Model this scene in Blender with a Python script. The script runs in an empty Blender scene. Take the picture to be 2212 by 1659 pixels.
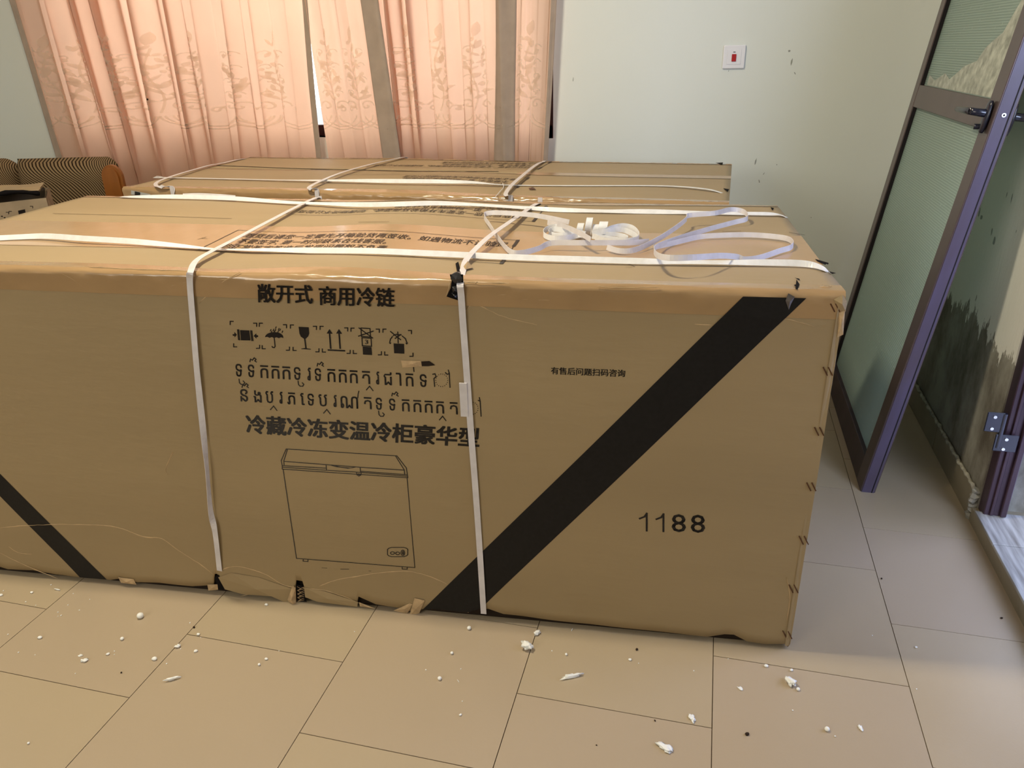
import bpy, bmesh, math, random
from mathutils import Vector, noise
random.seed(7)
S = bpy.context.scene
COL = S.collection
# ---------------------------------------------------------------- camera (position and direction from vanishing points)
HC = 1.245
FPX = 1649.6
yaw, pitch, roll = -0.25716941, 0.413054191, -0.0235251531
fw = Vector((math.sin(yaw)*math.cos(pitch), math.cos(yaw)*math.cos(pitch), -math.sin(pitch)))
r0 = Vector((math.cos(yaw), -math.sin(yaw), 0)); u0 = r0.cross(fw)
RT = math.cos(roll)*r0 + math.sin(roll)*u0
UP = -math.sin(roll)*r0 + math.cos(roll)*u0
CAM = Vector((0, 0, HC))
cd = bpy.data.cameras.new('camera'); co = bpy.data.objects.new('camera', cd); COL.objects.link(co)
cd.sensor_width = 36; cd.lens = FPX/2212*36; cd.clip_start = .02
from mathutils import Matrix
m = Matrix(((RT.x, UP.x, -fw.x, 0), (RT.y, UP.y, -fw.y, 0), (RT.z, UP.z, -fw.z, HC), (0, 0, 0, 1)))
co.matrix_world = m; S.camera = co
S.view_settings.view_transform = 'Standard'; S.view_settings.look = 'None'
S.view_settings.gamma = 1; S.view_settings.use_curve_mapping = False
S.view_settings.exposure = 0.0
# ---------------------------------------------------------------- world and lights
W = bpy.data.worlds.new('sky'); S.world = W; W.use_nodes = True
W.node_tree.nodes['Background'].inputs[0].default_value = (.75, .87, 1, 1)
W.node_tree.nodes['Background'].inputs[1].default_value = 1.6
def area(name, loc, target, sx, sy, power, col, spread=180):
    l = bpy.data.lights.new(name, 'AREA'); l.shape = 'RECTANGLE'; l.size = sx; l.size_y = sy
    l.energy = power; l.color = col; l.spread = math.radians(spread)
    o = bpy.data.objects.new(name, l); COL.objects.link(o); o.location = loc
    o.rotation_euler = (Vector(target)-Vector(loc)).to_track_quat('-Z', 'Y').to_euler(); return o
YW = 3.42            # inner face of the back wall
XR = .79             # inner face of the right wall
area('window_daylight', (-2.05, YW+1.1, 1.75), (-1.95, YW, 1.45), 3.0, 1.7, 64, (1, .96, .9))
area('doorway_daylight', (2.6, 2.2, 1.7), (.5, 1.2, .3), 1.5, 1.7, 42, (.50, .58, 1))
area('next_room_fill', (1.75, -.5, 1.75), (1.2, 3.4, 1.3), 1.6, 1.4, 92, (.60, .72, 1))  # unseen blue fill added to reach the back wall through the doorway
area('ceiling_lamp', (-1.25, 1.31, 2.78), (-1.25, 1.31, 0), .36, .18, 54, (1, .87, .62))
area('rear_fill', (-2.4, -2.3, 1.95), (.6, 2.8, 1.2), 1.6, 1.4, 46, (1, .93, .80))  # added ambient fill behind the camera, warms the walls and carton front
# ---------------------------------------------------------------- helpers
def ray(x, y): return RT*((x-1106)/FPX) - UP*((y-829.5)/FPX) + fw
def on_z(x, y, z=0.0):
    d = ray(x, y); return CAM + d*((z-HC)/d.z)
def on_pl(x, y, p0, n):
    d = ray(x, y); n = Vector(n); return CAM + d*((Vector(p0)-CAM).dot(n)/d.dot(n))
def on_y(x, y, Y): return on_pl(x, y, (0, Y, 0), (0, 1, 0))
def mesh(name, vs, fs, mat=None, parent=None, smooth=False):
    me = bpy.data.meshes.new(name); me.from_pydata([tuple(v) for v in vs], [], fs); me.update()
    if smooth: me.polygons.foreach_set('use_smooth', [True]*len(me.polygons))
    if mat: me.materials.append(mat)
    o = bpy.data.objects.new(name, me); COL.objects.link(o)
    if parent: o.parent = parent
    return o
def from_bm(name, bm, mat, parent=None, smooth=False):
    me = bpy.data.meshes.new(name); bm.normal_update(); bm.to_mesh(me); bm.free()
    if smooth: me.polygons.foreach_set('use_smooth', [True]*len(me.polygons))
    me.materials.append(mat); o = bpy.data.objects.new(name, me); COL.objects.link(o)
    if parent: o.parent = parent
    return o
def tag(o, label=None, cat=None, group=None, kind=None):
    if label: o['label'] = label
    if cat: o['category'] = cat
    if group: o['group'] = group
    if kind: o['kind'] = kind
    return o
def empty(name, loc=(0, 0, 0), rz=0.0):
    o = bpy.data.objects.new(name, None); COL.objects.link(o); o.location = loc; o.rotation_euler = (0, 0, rz)
    o.empty_display_size = .1; return o
def bm_box(bm, x0, x1, y0, y1, z0, z1, bevel=0.0, seg=1):
    b = bmesh.new(); bmesh.ops.create_cube(b, size=1)
    for v in b.verts: v.co = Vector(((x0+x1)/2+v.co.x*(x1-x0), (y0+y1)/2+v.co.y*(y1-y0), (z0+z1)/2+v.co.z*(z1-z0)))
    if bevel: bmesh.ops.bevel(b, geom=b.edges[:], offset=bevel, segments=seg, profile=.5, affect='EDGES')
    t = bpy.data.meshes.new('t'); b.to_mesh(t); b.free(); bm.from_mesh(t); bpy.data.meshes.remove(t)
def box(name, x0, x1, y0, y1, z0, z1, mat, parent=None, bevel=0.0, seg=1):
    bm = bmesh.new(); bm_box(bm, x0, x1, y0, y1, z0, z1, bevel, seg); return from_bm(name, bm, mat, parent)
def cyl(name, p0, p1, r, mat, parent=None, n=16, r2=None):
    p0, p1 = Vector(p0), Vector(p1); d = (p1-p0).normalized(); a = d.orthogonal().normalized(); b = d.cross(a)
    r2 = r if r2 is None else r2; vs = []; fs = []
    for p, q in ((p0, r), (p1, r2)):
        for i in range(n):
            t = 2*math.pi*i/n; vs.append(p + a*math.cos(t)*q + b*math.sin(t)*q)
    for i in range(n): fs.append((i, (i+1) % n, n+(i+1) % n, n+i))
    fs += [tuple(range(n))[::-1], tuple(range(n, 2*n))]
    return mesh(name, vs, fs, mat, parent)
def spline(pts, n=6):
    P = [Vector(p) for p in pts]; out = []
    for i in range(len(P)-1):
        a, b, c, d = P[max(i-1, 0)], P[i], P[i+1], P[min(i+2, len(P)-1)]
        for k in range(n):
            t = k/n; out.append(.5*((2*b)+(c-a)*t+(2*a-5*b+4*c-d)*t*t+(3*b-a-3*c+d)*t**3))
    return out+[P[-1]]
def ribbon_geo(pts, wdir, width, th=.0008):
    """flat band along pts; wdir(i) gives the direction of its width"""
    vs = []; fs = []; n = len(pts)
    for i, p in enumerate(pts):
        t = (pts[min(i+1, n-1)]-pts[max(i-1, 0)])
        if t.length < 1e-9: t = Vector((1, 0, 0))
        t.normalize(); w = Vector(wdir(i)); w = (w-t*w.dot(t)); w.normalize(); nn = t.cross(w)
        for a, b in ((-1, -1), (1, -1), (1, 1), (-1, 1)): vs.append(p+w*(a*width/2)+nn*(b*th/2))
    for i in range(n-1):
        for k in range(4): fs.append((i*4+k, i*4+(k+1) % 4, i*4+4+(k+1) % 4, i*4+4+k))
    fs += [(3, 2, 1, 0), tuple((n-1)*4+k for k in range(4))]
    return vs, fs
def tube_geo(pts, r, n=6):
    vs = []; fs = []
    for i, p in enumerate(pts):
        t = (pts[min(i+1, len(pts)-1)]-pts[max(i-1, 0)]).normalized(); a = t.orthogonal().normalized(); b = t.cross(a)
        rr = r(i) if callable(r) else r
        for k in range(n):
            q = 2*math.pi*k/n; vs.append(p+a*math.cos(q)*rr+b*math.sin(q)*rr)
    for i in range(len(pts)-1):
        for k in range(n): fs.append((i*n+k, i*n+(k+1) % n, (i+1)*n+(k+1) % n, (i+1)*n+k))
    fs += [tuple(range(n))[::-1], tuple(range((len(pts)-1)*n, len(pts)*n))]
    return vs, fs
def join(*gs):
    V = []; F = []
    for v, f in gs:
        o = len(V); V += list(v); F += [tuple(i+o for i in q) for q in f]
    return V, F
# ---------------------------------------------------------------- materials
def mat(name, col, rough=.6, spec=.5, metal=0.0, var=0.0, vscale=8, col2=None, bump=0.0, bscale=60, coat=0.0, stretch=(1, 1, 1), detail=4):
    m = bpy.data.materials.new(name); m.use_nodes = True; nt = m.node_tree; b = nt.nodes['Principled BSDF']
    b.inputs['Base Color'].default_value = (*col, 1); b.inputs['Roughness'].default_value = rough
    b.inputs['Specular IOR Level'].default_value = spec; b.inputs['Metallic'].default_value = metal
    b.inputs['Coat Weight'].default_value = coat; b.inputs['Coat Roughness'].default_value = .15
    tc = nt.nodes.new('ShaderNodeTexCoord'); mp = nt.nodes.new('ShaderNodeMapping'); mp.inputs['Scale'].default_value = stretch
    nt.links.new(tc.outputs['Object'], mp.inputs['Vector'])
    if var or col2:
        n = nt.nodes.new('ShaderNodeTexNoise'); n.inputs['Scale'].default_value = vscale; n.inputs['Detail'].default_value = detail
        nt.links.new(mp.outputs[0], n.inputs['Vector'])
        cr = nt.nodes.new('ShaderNodeValToRGB'); c2 = col2 or tuple(c*(1-var) for c in col)
        cr.color_ramp.elements[0].position = .3; cr.color_ramp.elements[1].position = .7
        cr.color_ramp.elements[0].color = (*c2, 1); cr.color_ramp.elements[1].color = (*(tuple(min(1, c*(1+var*.5)) for c in col)), 1)
        nt.links.new(n.outputs['Fac'], cr.inputs[0]); nt.links.new(cr.outputs[0], b.inputs['Base Color'])
    if bump:
        n2 = nt.nodes.new('ShaderNodeTexNoise'); n2.inputs['Scale'].default_value = bscale; n2.inputs['Detail'].default_value = 3
        nt.links.new(mp.outputs[0], n2.inputs['Vector'])
        bp = nt.nodes.new('ShaderNodeBump'); bp.inputs['Strength'].default_value = bump; bp.inputs['Distance'].default_value = .002
        nt.links.new(n2.outputs['Fac'], bp.inputs['Height']); nt.links.new(bp.outputs[0], b.inputs['Normal'])
    return m
M = {}
M['card'] = mat('kraft_cardboard', (.35, .262, .145), .62, .35, var=.10, vscale=3.5, bump=.45, bscale=45, stretch=(.25, .6, 1))
M['card_top'] = mat('kraft_cardboard_top', (.38, .285, .168), .55, .4, var=.10, vscale=3.0, bump=.25, bscale=40, stretch=(.3, 1, 1))
M['card_torn'] = mat('torn_paper', (.50, .36, .21), .8, .2, var=.3, vscale=40, bump=.8, bscale=90)
M['crease'] = mat('crease_paper', (.52, .37, .21), .6, .3, var=.25, vscale=30)
M['tape'] = mat('packing_tape', (.385, .25, .125), .2, .6, var=.12, vscale=14, bump=.5, bscale=26, coat=.4, stretch=(.5, 1, 1))
M['clear_tape'] = mat('clear_seam_tape', (.43, .285, .155), .2, .5, var=.06, vscale=9, bump=.35, bscale=20)
M['ink'] = mat('black_ink', (.009, .008, .009), .20, .4)
M['ink_thin'] = mat('thin_black_ink', (.03, .022, .018), .5, .4)
M['band'] = mat('black_printed_band', (.008, .0075, .008), .5, .25, var=.3, vscale=120)
M['hole'] = mat('dark_hole', (.006, .005, .006), .8, .1)
M['plastic'] = mat('black_plastic_wrap', (.012, .012, .016), .2, .6, bump=1.0, bscale=60)
M['strap'] = mat('white_plastic_strap', (.80, .82, .86), .33, .5, var=.08, vscale=60, bump=.1, bscale=400)
M['strap2'] = mat('translucent_plastic_strap', (.68, .66, .70), .38, .5, var=.10, vscale=40)
M['staple'] = mat('rusty_staple', (.12, .055, .03), .4, .5, metal=.6)
M['sticker'] = mat('grey_sticker', (.40, .41, .42), .4, .5)
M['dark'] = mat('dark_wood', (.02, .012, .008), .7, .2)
M['foam'] = mat('white_foam', (.86, .88, .88), .7, .3, bump=.4, bscale=200)
M['speck'] = mat('dark_speck', (.03, .018, .012), .7, .2)
M['tile'] = mat('beige_floor_tile', (.435, .355, .248), .24, .4, var=.035, vscale=2.2, bump=.08, bscale=160)
M['tile_b'] = mat('beige_floor_tile_pinker', (.43, .348, .252), .26, .4, var=.03, vscale=2.0, bump=.08, bscale=160)
M['grout'] = mat('tile_grout', (.25, .19, .13), .9, .1)
M['grout_white'] = mat('white_grout', (.75, .75, .75), .8, .1)
M['wall'] = mat('cream_paint', (.725, .775, .76), .45, .4, var=.02, vscale=1.5, bump=.12, bscale=70)
M['ceiling'] = mat('white_ceiling', (.75, .75, .72), .8, .2)
M['scuff'] = mat('wall_scuff', (.30, .32, .30), .7, .2)
M['skirt'] = mat('skirting_tile', (.25, .215, .15), .35, .5, var=.15, vscale=12)
M['mortar'] = mat('mortar', (.42, .40, .34), .9, .1, var=.5, vscale=60, bump=1, bscale=80)
M['alu'] = mat('brown_anodised_frame', (.115, .085, .088), .33, .5, metal=.35, var=.15, vscale=9, stretch=(1, 1, .2))
M['alu_dark'] = mat('dark_brown_frame', (.05, .028, .042), .38, .5, metal=.25, var=.3, vscale=14, stretch=(1, 1, .15))
M['film'] = mat('purple_protective_film', (.082, .066, .125), .33, .5, var=.35, vscale=7, col2=(.07, .05, .07), stretch=(2, 2, .5))
M['gasket'] = mat('black_gasket', (.015, .012, .014), .6, .2)
M['black'] = mat('glossy_black_plastic', (.010, .012, .026), .18, .6)
M['screw'] = mat('steel_screw', (.75, .75, .75), .25, .5, metal=1)
M['wood'] = mat('orange_varnished_wood', (.30, .105, .018), .35, .5, var=.18, vscale=5, stretch=(5, 5, .7))
M['white'] = mat('white_switch_plastic', (.80, .82, .90), .25, .5)
M['red'] = mat('red_rocker', (.42, .012, .02), .2, .6)
M['frame_red'] = mat('dark_red_window_frame', (.035, .008, .010), .5, .3)
M['carton_grey'] = mat('dusty_cardboard', (.33, .26, .18), .75, .2, var=.3, vscale=9, bump=.5, bscale=50)
M['lav'] = mat('lavender_marble_tile', (.80, .80, .95), .15, .5, var=.10, vscale=5, detail=6)
M['hem'] = mat('doubled_curtain_hem', (.40, .32, .265), .5, .3, var=.12, vscale=14)
M['plaster'] = mat('grey_plaster', (.30, .29, .25), .9, .1)
# patterned translucent curtain cloth
def cloth(name, dif, tra, f):
    m = bpy.data.materials.new(name); m.use_nodes = True; nt = m.node_tree; nt.nodes.clear()
    o = nt.nodes.new('ShaderNodeOutputMaterial'); d = nt.nodes.new('ShaderNodeBsdfDiffuse'); t = nt.nodes.new('ShaderNodeBsdfTranslucent')
    g = nt.nodes.new('ShaderNodeBsdfGlossy'); g.inputs['Roughness'].default_value = .42; g.inputs['Color'].default_value = (.9, .85, .8, 1)
    mx = nt.nodes.new('ShaderNodeMixShader'); mx.inputs[0].default_value = f; m2 = nt.nodes.new('ShaderNodeMixShader'); m2.inputs[0].default_value = .06
    tc = nt.nodes.new('ShaderNodeTexCoord'); n = nt.nodes.new('ShaderNodeTexNoise'); n.inputs['Scale'].default_value = 5; n.inputs['Detail'].default_value = 5
    mp = nt.nodes.new('ShaderNodeMapping'); mp.inputs['Scale'].default_value = (2.2, 1, .8); nt.links.new(tc.outputs['Object'], mp.inputs[0]); nt.links.new(mp.outputs[0], n.inputs['Vector'])
    cr = nt.nodes.new('ShaderNodeValToRGB'); cr.color_ramp.elements[0].position = .35; cr.color_ramp.elements[1].position = .65
    cr.color_ramp.elements[0].color = (*(c*.9 for c in tra), 1); cr.color_ramp.elements[1].color = (*tra, 1)
    nt.links.new(n.outputs['Fac'], cr.inputs[0]); nt.links.new(cr.outputs[0], t.inputs['Color']); d.inputs['Color'].default_value = (*dif, 1)
    nt.links.new(d.outputs[0], mx.inputs[1]); nt.links.new(t.outputs[0], mx.inputs[2]); nt.links.new(mx.outputs[0], m2.inputs[1]); nt.links.new(g.outputs[0], m2.inputs[2])
    nt.links.new(m2.outputs[0], o.inputs['Surface']); return m
M['cloth'] = cloth('peach_curtain_cloth', (.62, .45, .35), (.97, .57, .38), .5)
M['embroid'] = cloth('woven_curtain_motif', (.78, .66, .55), (1, .96, .90), .86)
# ---------------------------------------------------------------- the setting
fl = box('floor', -4.3, XR, -3.0, YW, -.12, -.004, M['grout']); tag(fl, kind='structure')
TW, X0 = .40, .086
tile_me = {}
ti = 0
for k in range(-12, 3):
    xa = X0+k*TW; xb = xa+TW
    ya0 = (.976 if k % 2 == 0 else 1.173)
    for j in range(-4, 8):
        ya = ya0+j*TW; yb = ya+TW
        a, b, c, d = max(xa, -4.3)+.0009, min(xb, XR)-.0009, ya+.0009, min(yb, YW)-.0009
        if b-a < .01 or d-c < .01: continue
        key = (round(b-a, 3), round(d-c, 3), (k*3+j) % 2)
        if key not in tile_me:
            bm = bmesh.new(); bm_box(bm, 0, b-a, 0, d-c, -.0035, 0)
            me = bpy.data.meshes.new('tile'); bm.to_mesh(me); bm.free(); me.materials.append(M['tile'] if key[2] else M['tile_b']); tile_me[key] = me
        o = bpy.data.objects.new('tile', tile_me[key]); COL.objects.link(o); o.location = (a, c, 0); o.parent = fl
box('grout_line', .4845, .4880, .80, 1.172, -.003, .0002, M['grout_white'], fl)['label'] = 'white filled joint between two floor tiles'
tag(box('ceiling', -4.3, XR, -3.0, YW, 2.9, 3.0, M['ceiling']), kind='structure')
tag(box('wall_left', -4.4, -4.3, -3.0, YW, 0, 2.9, M['wall']), kind='structure')
tag(box('wall_front', -4.3, XR, -3.1, -3.0, 0, 2.9, M['wall']), kind='structure')
# back wall with the window opening
WX0, WX1, WZ0, WZ1 = -3.16, on_y(1195, 200, YW).x, .885, 2.15
bm = bmesh.new()
bm_box(bm, -4.3, WX0, YW, YW+.18, 0, 2.9); bm_box(bm, WX1, XR+.02, YW, YW+.18, 0, 2.9)
bm_box(bm, WX0, WX1, YW, YW+.18, 0, WZ0); bm_box(bm, WX0, WX1, YW, YW+.18, WZ1, 2.9)
wb = from_bm('wall_back', bm, M['wall']); tag(wb, kind='structure')
for px, py, w, h, a in ((1710, 134, .007, .030, 0.1), (1717, 158, .004, .012, -.4), (1632, 350, .006, .03, .15), (1640, 392, .004, .018, -.3), (1705, 110, .010, .008, 0), (1238, 172, .003, .018, .1),
                        (1574, 153, .002, .008, .2), (1678, 356, .003, .006, 0), (1752, 470, .004, .004, 0), (1650, 375, .003, .012, .5)):
    c = on_y(px, py, YW-.0006); vs = []
    for i in range(9):
        t = i/9*2*math.pi; q = random.uniform(.7, 1.15); x, z = w/2*math.cos(t)*q, h/2*math.sin(t)*q
        vs.append((c.x+x*math.cos(a)+z*math.sin(a), c.y, c.z+z*math.cos(a)-x*math.sin(a)))
    mesh('scuff_mark', vs, [tuple(range(9))], M['scuff'], wb)
# right wall (doorway between DY0 and DY1), stained plaster at the foot
def wall_stain():
    m = bpy.data.materials.new('stained_cream_paint'); m.use_nodes = True; nt = m.node_tree; b = nt.nodes['Principled BSDF']; b.inputs['Roughness'].default_value = .6
    tc = nt.nodes.new('ShaderNodeTexCoord'); sx = nt.nodes.new('ShaderNodeSeparateXYZ'); nt.links.new(tc.outputs['Object'], sx.inputs[0])
    def noise_(sc, st, det=6):
        mp = nt.nodes.new('ShaderNodeMapping'); mp.inputs['Scale'].default_value = st; nt.links.new(tc.outputs['Object'], mp.inputs[0])
        n = nt.nodes.new('ShaderNodeTexNoise'); n.inputs['Scale'].default_value = sc; n.inputs['Detail'].default_value = det; n.inputs['Roughness'].default_value = .65; nt.links.new(mp.outputs[0], n.inputs['Vector']); return n
    def math_(op, a, b_=None):
        q = nt.nodes.new('ShaderNodeMath'); q.operation = op
        for i, v in enumerate((a, b_)):
            if v is None: continue
            if isinstance(v, (int, float)): q.inputs[i].default_value = v
            else: nt.links.new(v, q.inputs[i])
        return q.outputs[0]
    n1 = noise_(9, (1, 1, .35)); n2 = noise_(45, (1, 1, .3), 4)
    e = math_('ADD', math_('MULTIPLY', math_('SUBTRACT', n1.outputs['Fac'], .5), .36), math_('MULTIPLY', math_('SUBTRACT', n2.outputs['Fac'], .5), .14))
    h = math_('SUBTRACT', math_('ADD', .455, e), math_('SUBTRACT', sx.outputs['Z'], 0))
    fac = nt.nodes.new('ShaderNodeMapRange'); fac.inputs['From Min'].default_value = -.004; fac.inputs['From Max'].default_value = .006; nt.links.new(h, fac.inputs['Value'])
    n3 = noise_(6, (1, 1, .6)); cr = nt.nodes.new('ShaderNodeValToRGB'); cr.color_ramp.elements[0].position = .36; cr.color_ramp.elements[1].position = .62
    cr.color_ramp.elements[0].color = (.10, .083, .062, 1); cr.color_ramp.elements[1].color = (.31, .30, .26, 1); nt.links.new(n3.outputs['Fac'], cr.inputs[0])
    mx = nt.nodes.new('ShaderNodeMix'); mx.data_type = 'RGBA'; nt.links.new(fac.outputs[0], mx.inputs['Factor']); mx.inputs['A'].default_value = (.74, .74, .69, 1)
    nt.links.new(cr.outputs[0], mx.inputs['B']); nt.links.new(mx.outputs['Result'], b.inputs['Base Color'])
    bp = nt.nodes.new('ShaderNodeBump'); bp.inputs['Strength'].default_value = .4; bp.inputs['Distance'].default_value = .004; nt.links.new(n2.outputs['Fac'], bp.inputs['Height']); nt.links.new(bp.outputs[0], b.inputs['Normal'])
    return m
M['stain'] = wall_stain()
DY0, DY1 = .98, 2.075
bm = bmesh.new(); bm_box(bm, XR, XR+.14, DY1, YW, 0, 2.9); bm_box(bm, XR, XR+.14, -3.0, DY0, 0, 2.9); bm_box(bm, XR, XR+.14, DY0, DY1, 2.12, 2.9)
wr = from_bm('wall_right', bm, M['stain']); tag(wr, kind='structure')
for px, py, w, h in ((2120, 470, .035, .02), (2147, 520, .03, .06), (2115, 460, .02, .05), (2185, 430, .012, .05), (2195, 500, .01, .02), (2175, 420, .01, .03), (2142, 500, .008, .05), (2111, 700, .012, .02)):
    c = on_pl(px, py, (XR-.0008, 0, 0), (1, 0, 0)); vs = []
    for i in range(9):
        t = i/9*2*math.pi; q = random.uniform(.5, 1.1); vs.append((c.x, c.y+w/3*math.cos(t)*q, c.z+h/3*math.sin(t)*q))
    mesh('scuff_mark', vs, [tuple(range(9))], M['scuff'], wr)
# skirting: tiles with a rough mortar bead on top
sk = empty('baseboard_right', (XR, DY1, 0)); tag(sk, kind='structure')
y = 2.10
while y < YW-.02:
    y1 = min(y+.398, YW-.002); box('skirting_tile', -.012, -.0005, y-DY1, y1-DY1, .0, .088, M['skirt'], sk, .0015); y = y1+.002
bm = bmesh.new(); pts = [Vector((-.009+.004*noise.noise(Vector((0, i*.37, 0))), .03+i*.012, .089+.007*noise.noise(Vector((5, i*.45, 0))))) for i in range(int((YW-2.11)/.012))]
v, f = tube_geo(pts, lambda i: .0055+.0045*noise.noise(Vector((9, i*.6, 1))), 7); mesh('mortar_bead', v, f, M['mortar'], sk, True)
pts = [Vector((-.008+.008*noise.noise(Vector((3, i*.5, 0))), .012+.012*noise.noise(Vector((8, i*.6, 0))), .004+i*.006)) for i in range(16)]
v, f = tube_geo(pts, lambda i: .011+.009*noise.noise(Vector((2, i*.8, 1))), 7); mesh('broken_mortar_end', v, f, M['plaster'], sk)
sb = empty('baseboard_back', (0, YW, 0)); tag(sb, kind='structure')
x = -4.2
while x < XR-.03:
    x1 = min(x+.398, XR-.014); box('skirting_tile', x, x1, -.012, -.0005, 0, .088, M['skirt'], sb, .0015); x = x1+.002
# doorway: frame post with hinge halves, threshold, room beyond
dr = empty('door_1', (XR, DY1, 0)); tag(dr, kind='structure')
bm = bmesh.new(); bm_box(bm, .003, .055, -.045, -.001, 0, 2.11, .002); bm_box(bm, .016, .024, -.052, -.045, .052, 2.11, .001); bm_box(bm, .040, .055, -.056, -.045, .052, 2.11, .002)
from_bm('frame_post', bm, M['alu_dark'], dr)
bm = bmesh.new(); bm_box(bm, .003, .055, DY0-DY1+.002, DY0-DY1+.045, 0, 2.11, .002); from_bm('frame_post', bm, M['alu_dark'], dr)
box('frame_head', .003, .055, DY0-DY1+.001, -.001, 2.06, 2.115, M['alu_dark'], dr, .002)
def hinge(x0, x1, z0, z1, sc):
    h = box('hinge_plate', x0, x1, -.061, -.0565, z0, z1, M['black'], dr, .0015)
    for sx_, sz_ in sc: cyl('screw', (sx_, -.0612, sz_), (sx_, -.0635, sz_), .0042, M['screw'], h, 10)
P1a, P1b = on_y(2135, 890, DY1-.06), on_y(2166, 935, DY1-.06); P2a, P2b = on_y(2152, 938, DY1-.06), on_y(2193, 978, DY1-.06)
X = lambda p: p.x-XR
hinge(X(P1a), X(P1b)-.004, P1b.z, P1a.z, [(X(P1a)+.018, P1a.z-.012), (X(P1a)+.017, P1b.z+.010)])
hinge(X(P2a), X(P2b), P2b.z, P2a.z, [(X(P2a)+.026, P2a.z-.012), (X(P2a)+.024, P2b.z+.008)])
cyl('hinge_barrel', (X(P1b)-.004, -.058, P2b.z+.01), (X(P1b)-.004, -.058, P1a.z-.002), .006, M['black'], dr, 12)
th = empty('trim_1', (XR-.012, DY0, 0)); tag(th, kind='structure')
box('riser', 0, .15, .03, DY1-DY0+.0, 0, .042, M['skirt'], th)
def woodtile():
    return mat('grey_wood_look_tile', (.42, .43, .44), .35, .5, var=.2, vscale=16, col2=(.20, .195, .19), stretch=(5, .45, 1), detail=3)
M['woodtile'] = woodtile()
yy = DY1-DY0
for a, b in ((.58, yy-.001), (.33, .577), (.04, .327)):
    pass
J = on_z(2186, 1180, .05).y-DY0
for a, b in ((J+.0015, yy-.03), (J-.30, J-.0015), (.03, J-.303)):
    if b > a: box('threshold_tile', -.002, .15, a, b, .042, .050, M['woodtile'], th, .001)
nr = empty('floor_beyond', (XR+.14, 0, 0)); nr.name = 'floor_next_room'; tag(nr, kind='structure')
for i in range(5):
    for j in range(6):
        xa, ya = .002+i*.4, .9+j*.4
        t = box('marble_tile', xa, xa+.397, ya, ya+.397, 0, .044, M['lav'], nr)
        if i < 2:
            for k in range(5):
                cx_, cy_ = xa+.05+.075*k, ya+.03
                mesh('inlay_line', [(cx_, cy_, .0444), (cx_+.006, cy_, .0444), (cx_+.006-.04+.03*k % .07, cy_+.33, .0444), (cx_-.04+.03*k % .07, cy_+.33, .0444)], [(0, 1, 2, 3)], M['scuff_l'] if 'scuff_l' in M else M.setdefault('scuff_l', mat('pale_violet_inlay', (.52, .52, .66), .25)), t)
nw = bmesh.new(); bm_box(nw, XR+.14, 3.1, 3.32, 3.42, 0, 2.9); bm_box(nw, 3.0, 3.1, -.6, 3.32, 0, 2.9); bm_box(nw, XR+.14, 3.1, -.7, -.6, 0, 2.9)
tag(from_bm('wall_next_room', nw, M['ceiling']), kind='structure')
tag(box('ceiling_next_room', XR+.14, 3.1, -.7, 3.42, 2.9, 3.0, M['ceiling']), kind='structure')
tag(box('floor_slab_next_room', XR+.14, 3.1, -.7, 3.42, -.12, -.001, M['grout']), kind='structure')
# window: dark red frame with panes
wn = empty('window_1', ((WX0+WX1)/2, YW+.09, WZ0)); tag(wn, kind='structure')
hw = (WX1-WX0)/2; hh = WZ1-WZ0
bm = bmesh.new()
for a in ((-hw, -hw+.05, 0, hh), (hw-.05, hw, 0, hh), (-hw, hw, 0, .05), (-hw, hw, hh-.05, hh)): bm_box(bm, a[0], a[1], -.03, .03, a[2], a[3], .002)
from_bm('window_frame', bm, M['frame_red'], wn)
gl = bpy.data.materials.new('window_glass'); gl.use_nodes = True
gb = gl.node_tree.nodes['Principled BSDF']; gb.inputs['Roughness'].default_value = 0; gb.inputs['Transmission Weight'].default_value = 1; gb.inputs['IOR'].default_value = 1.05
for k in range(3):
    a = -hw+.05+k*(2*hw-.1)/3; b = a+(2*hw-.1)/3
    bm = bmesh.new(); bm_box(bm, a+.001, a+.02, -.012, .012, .051, hh-.051); bm_box(bm, b-.02, b-.001, -.012, .012, .051, hh-.051)
    s = from_bm('sash', bm, M['frame_red'], wn)
    box('pane', a+.022, b-.022, -.002, .002, .052, hh-.052, gl, s)
tag(box('trim_2', WX0, WX1, YW+.002, YW+.16, WZ0-.02, WZ0+.0, M['ceiling']), kind='structure')
box('dark_reveal', -.0+hw-.0045, hw-.0005, -.088, -.032, 0, hh, M['frame_red'], wn)
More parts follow.
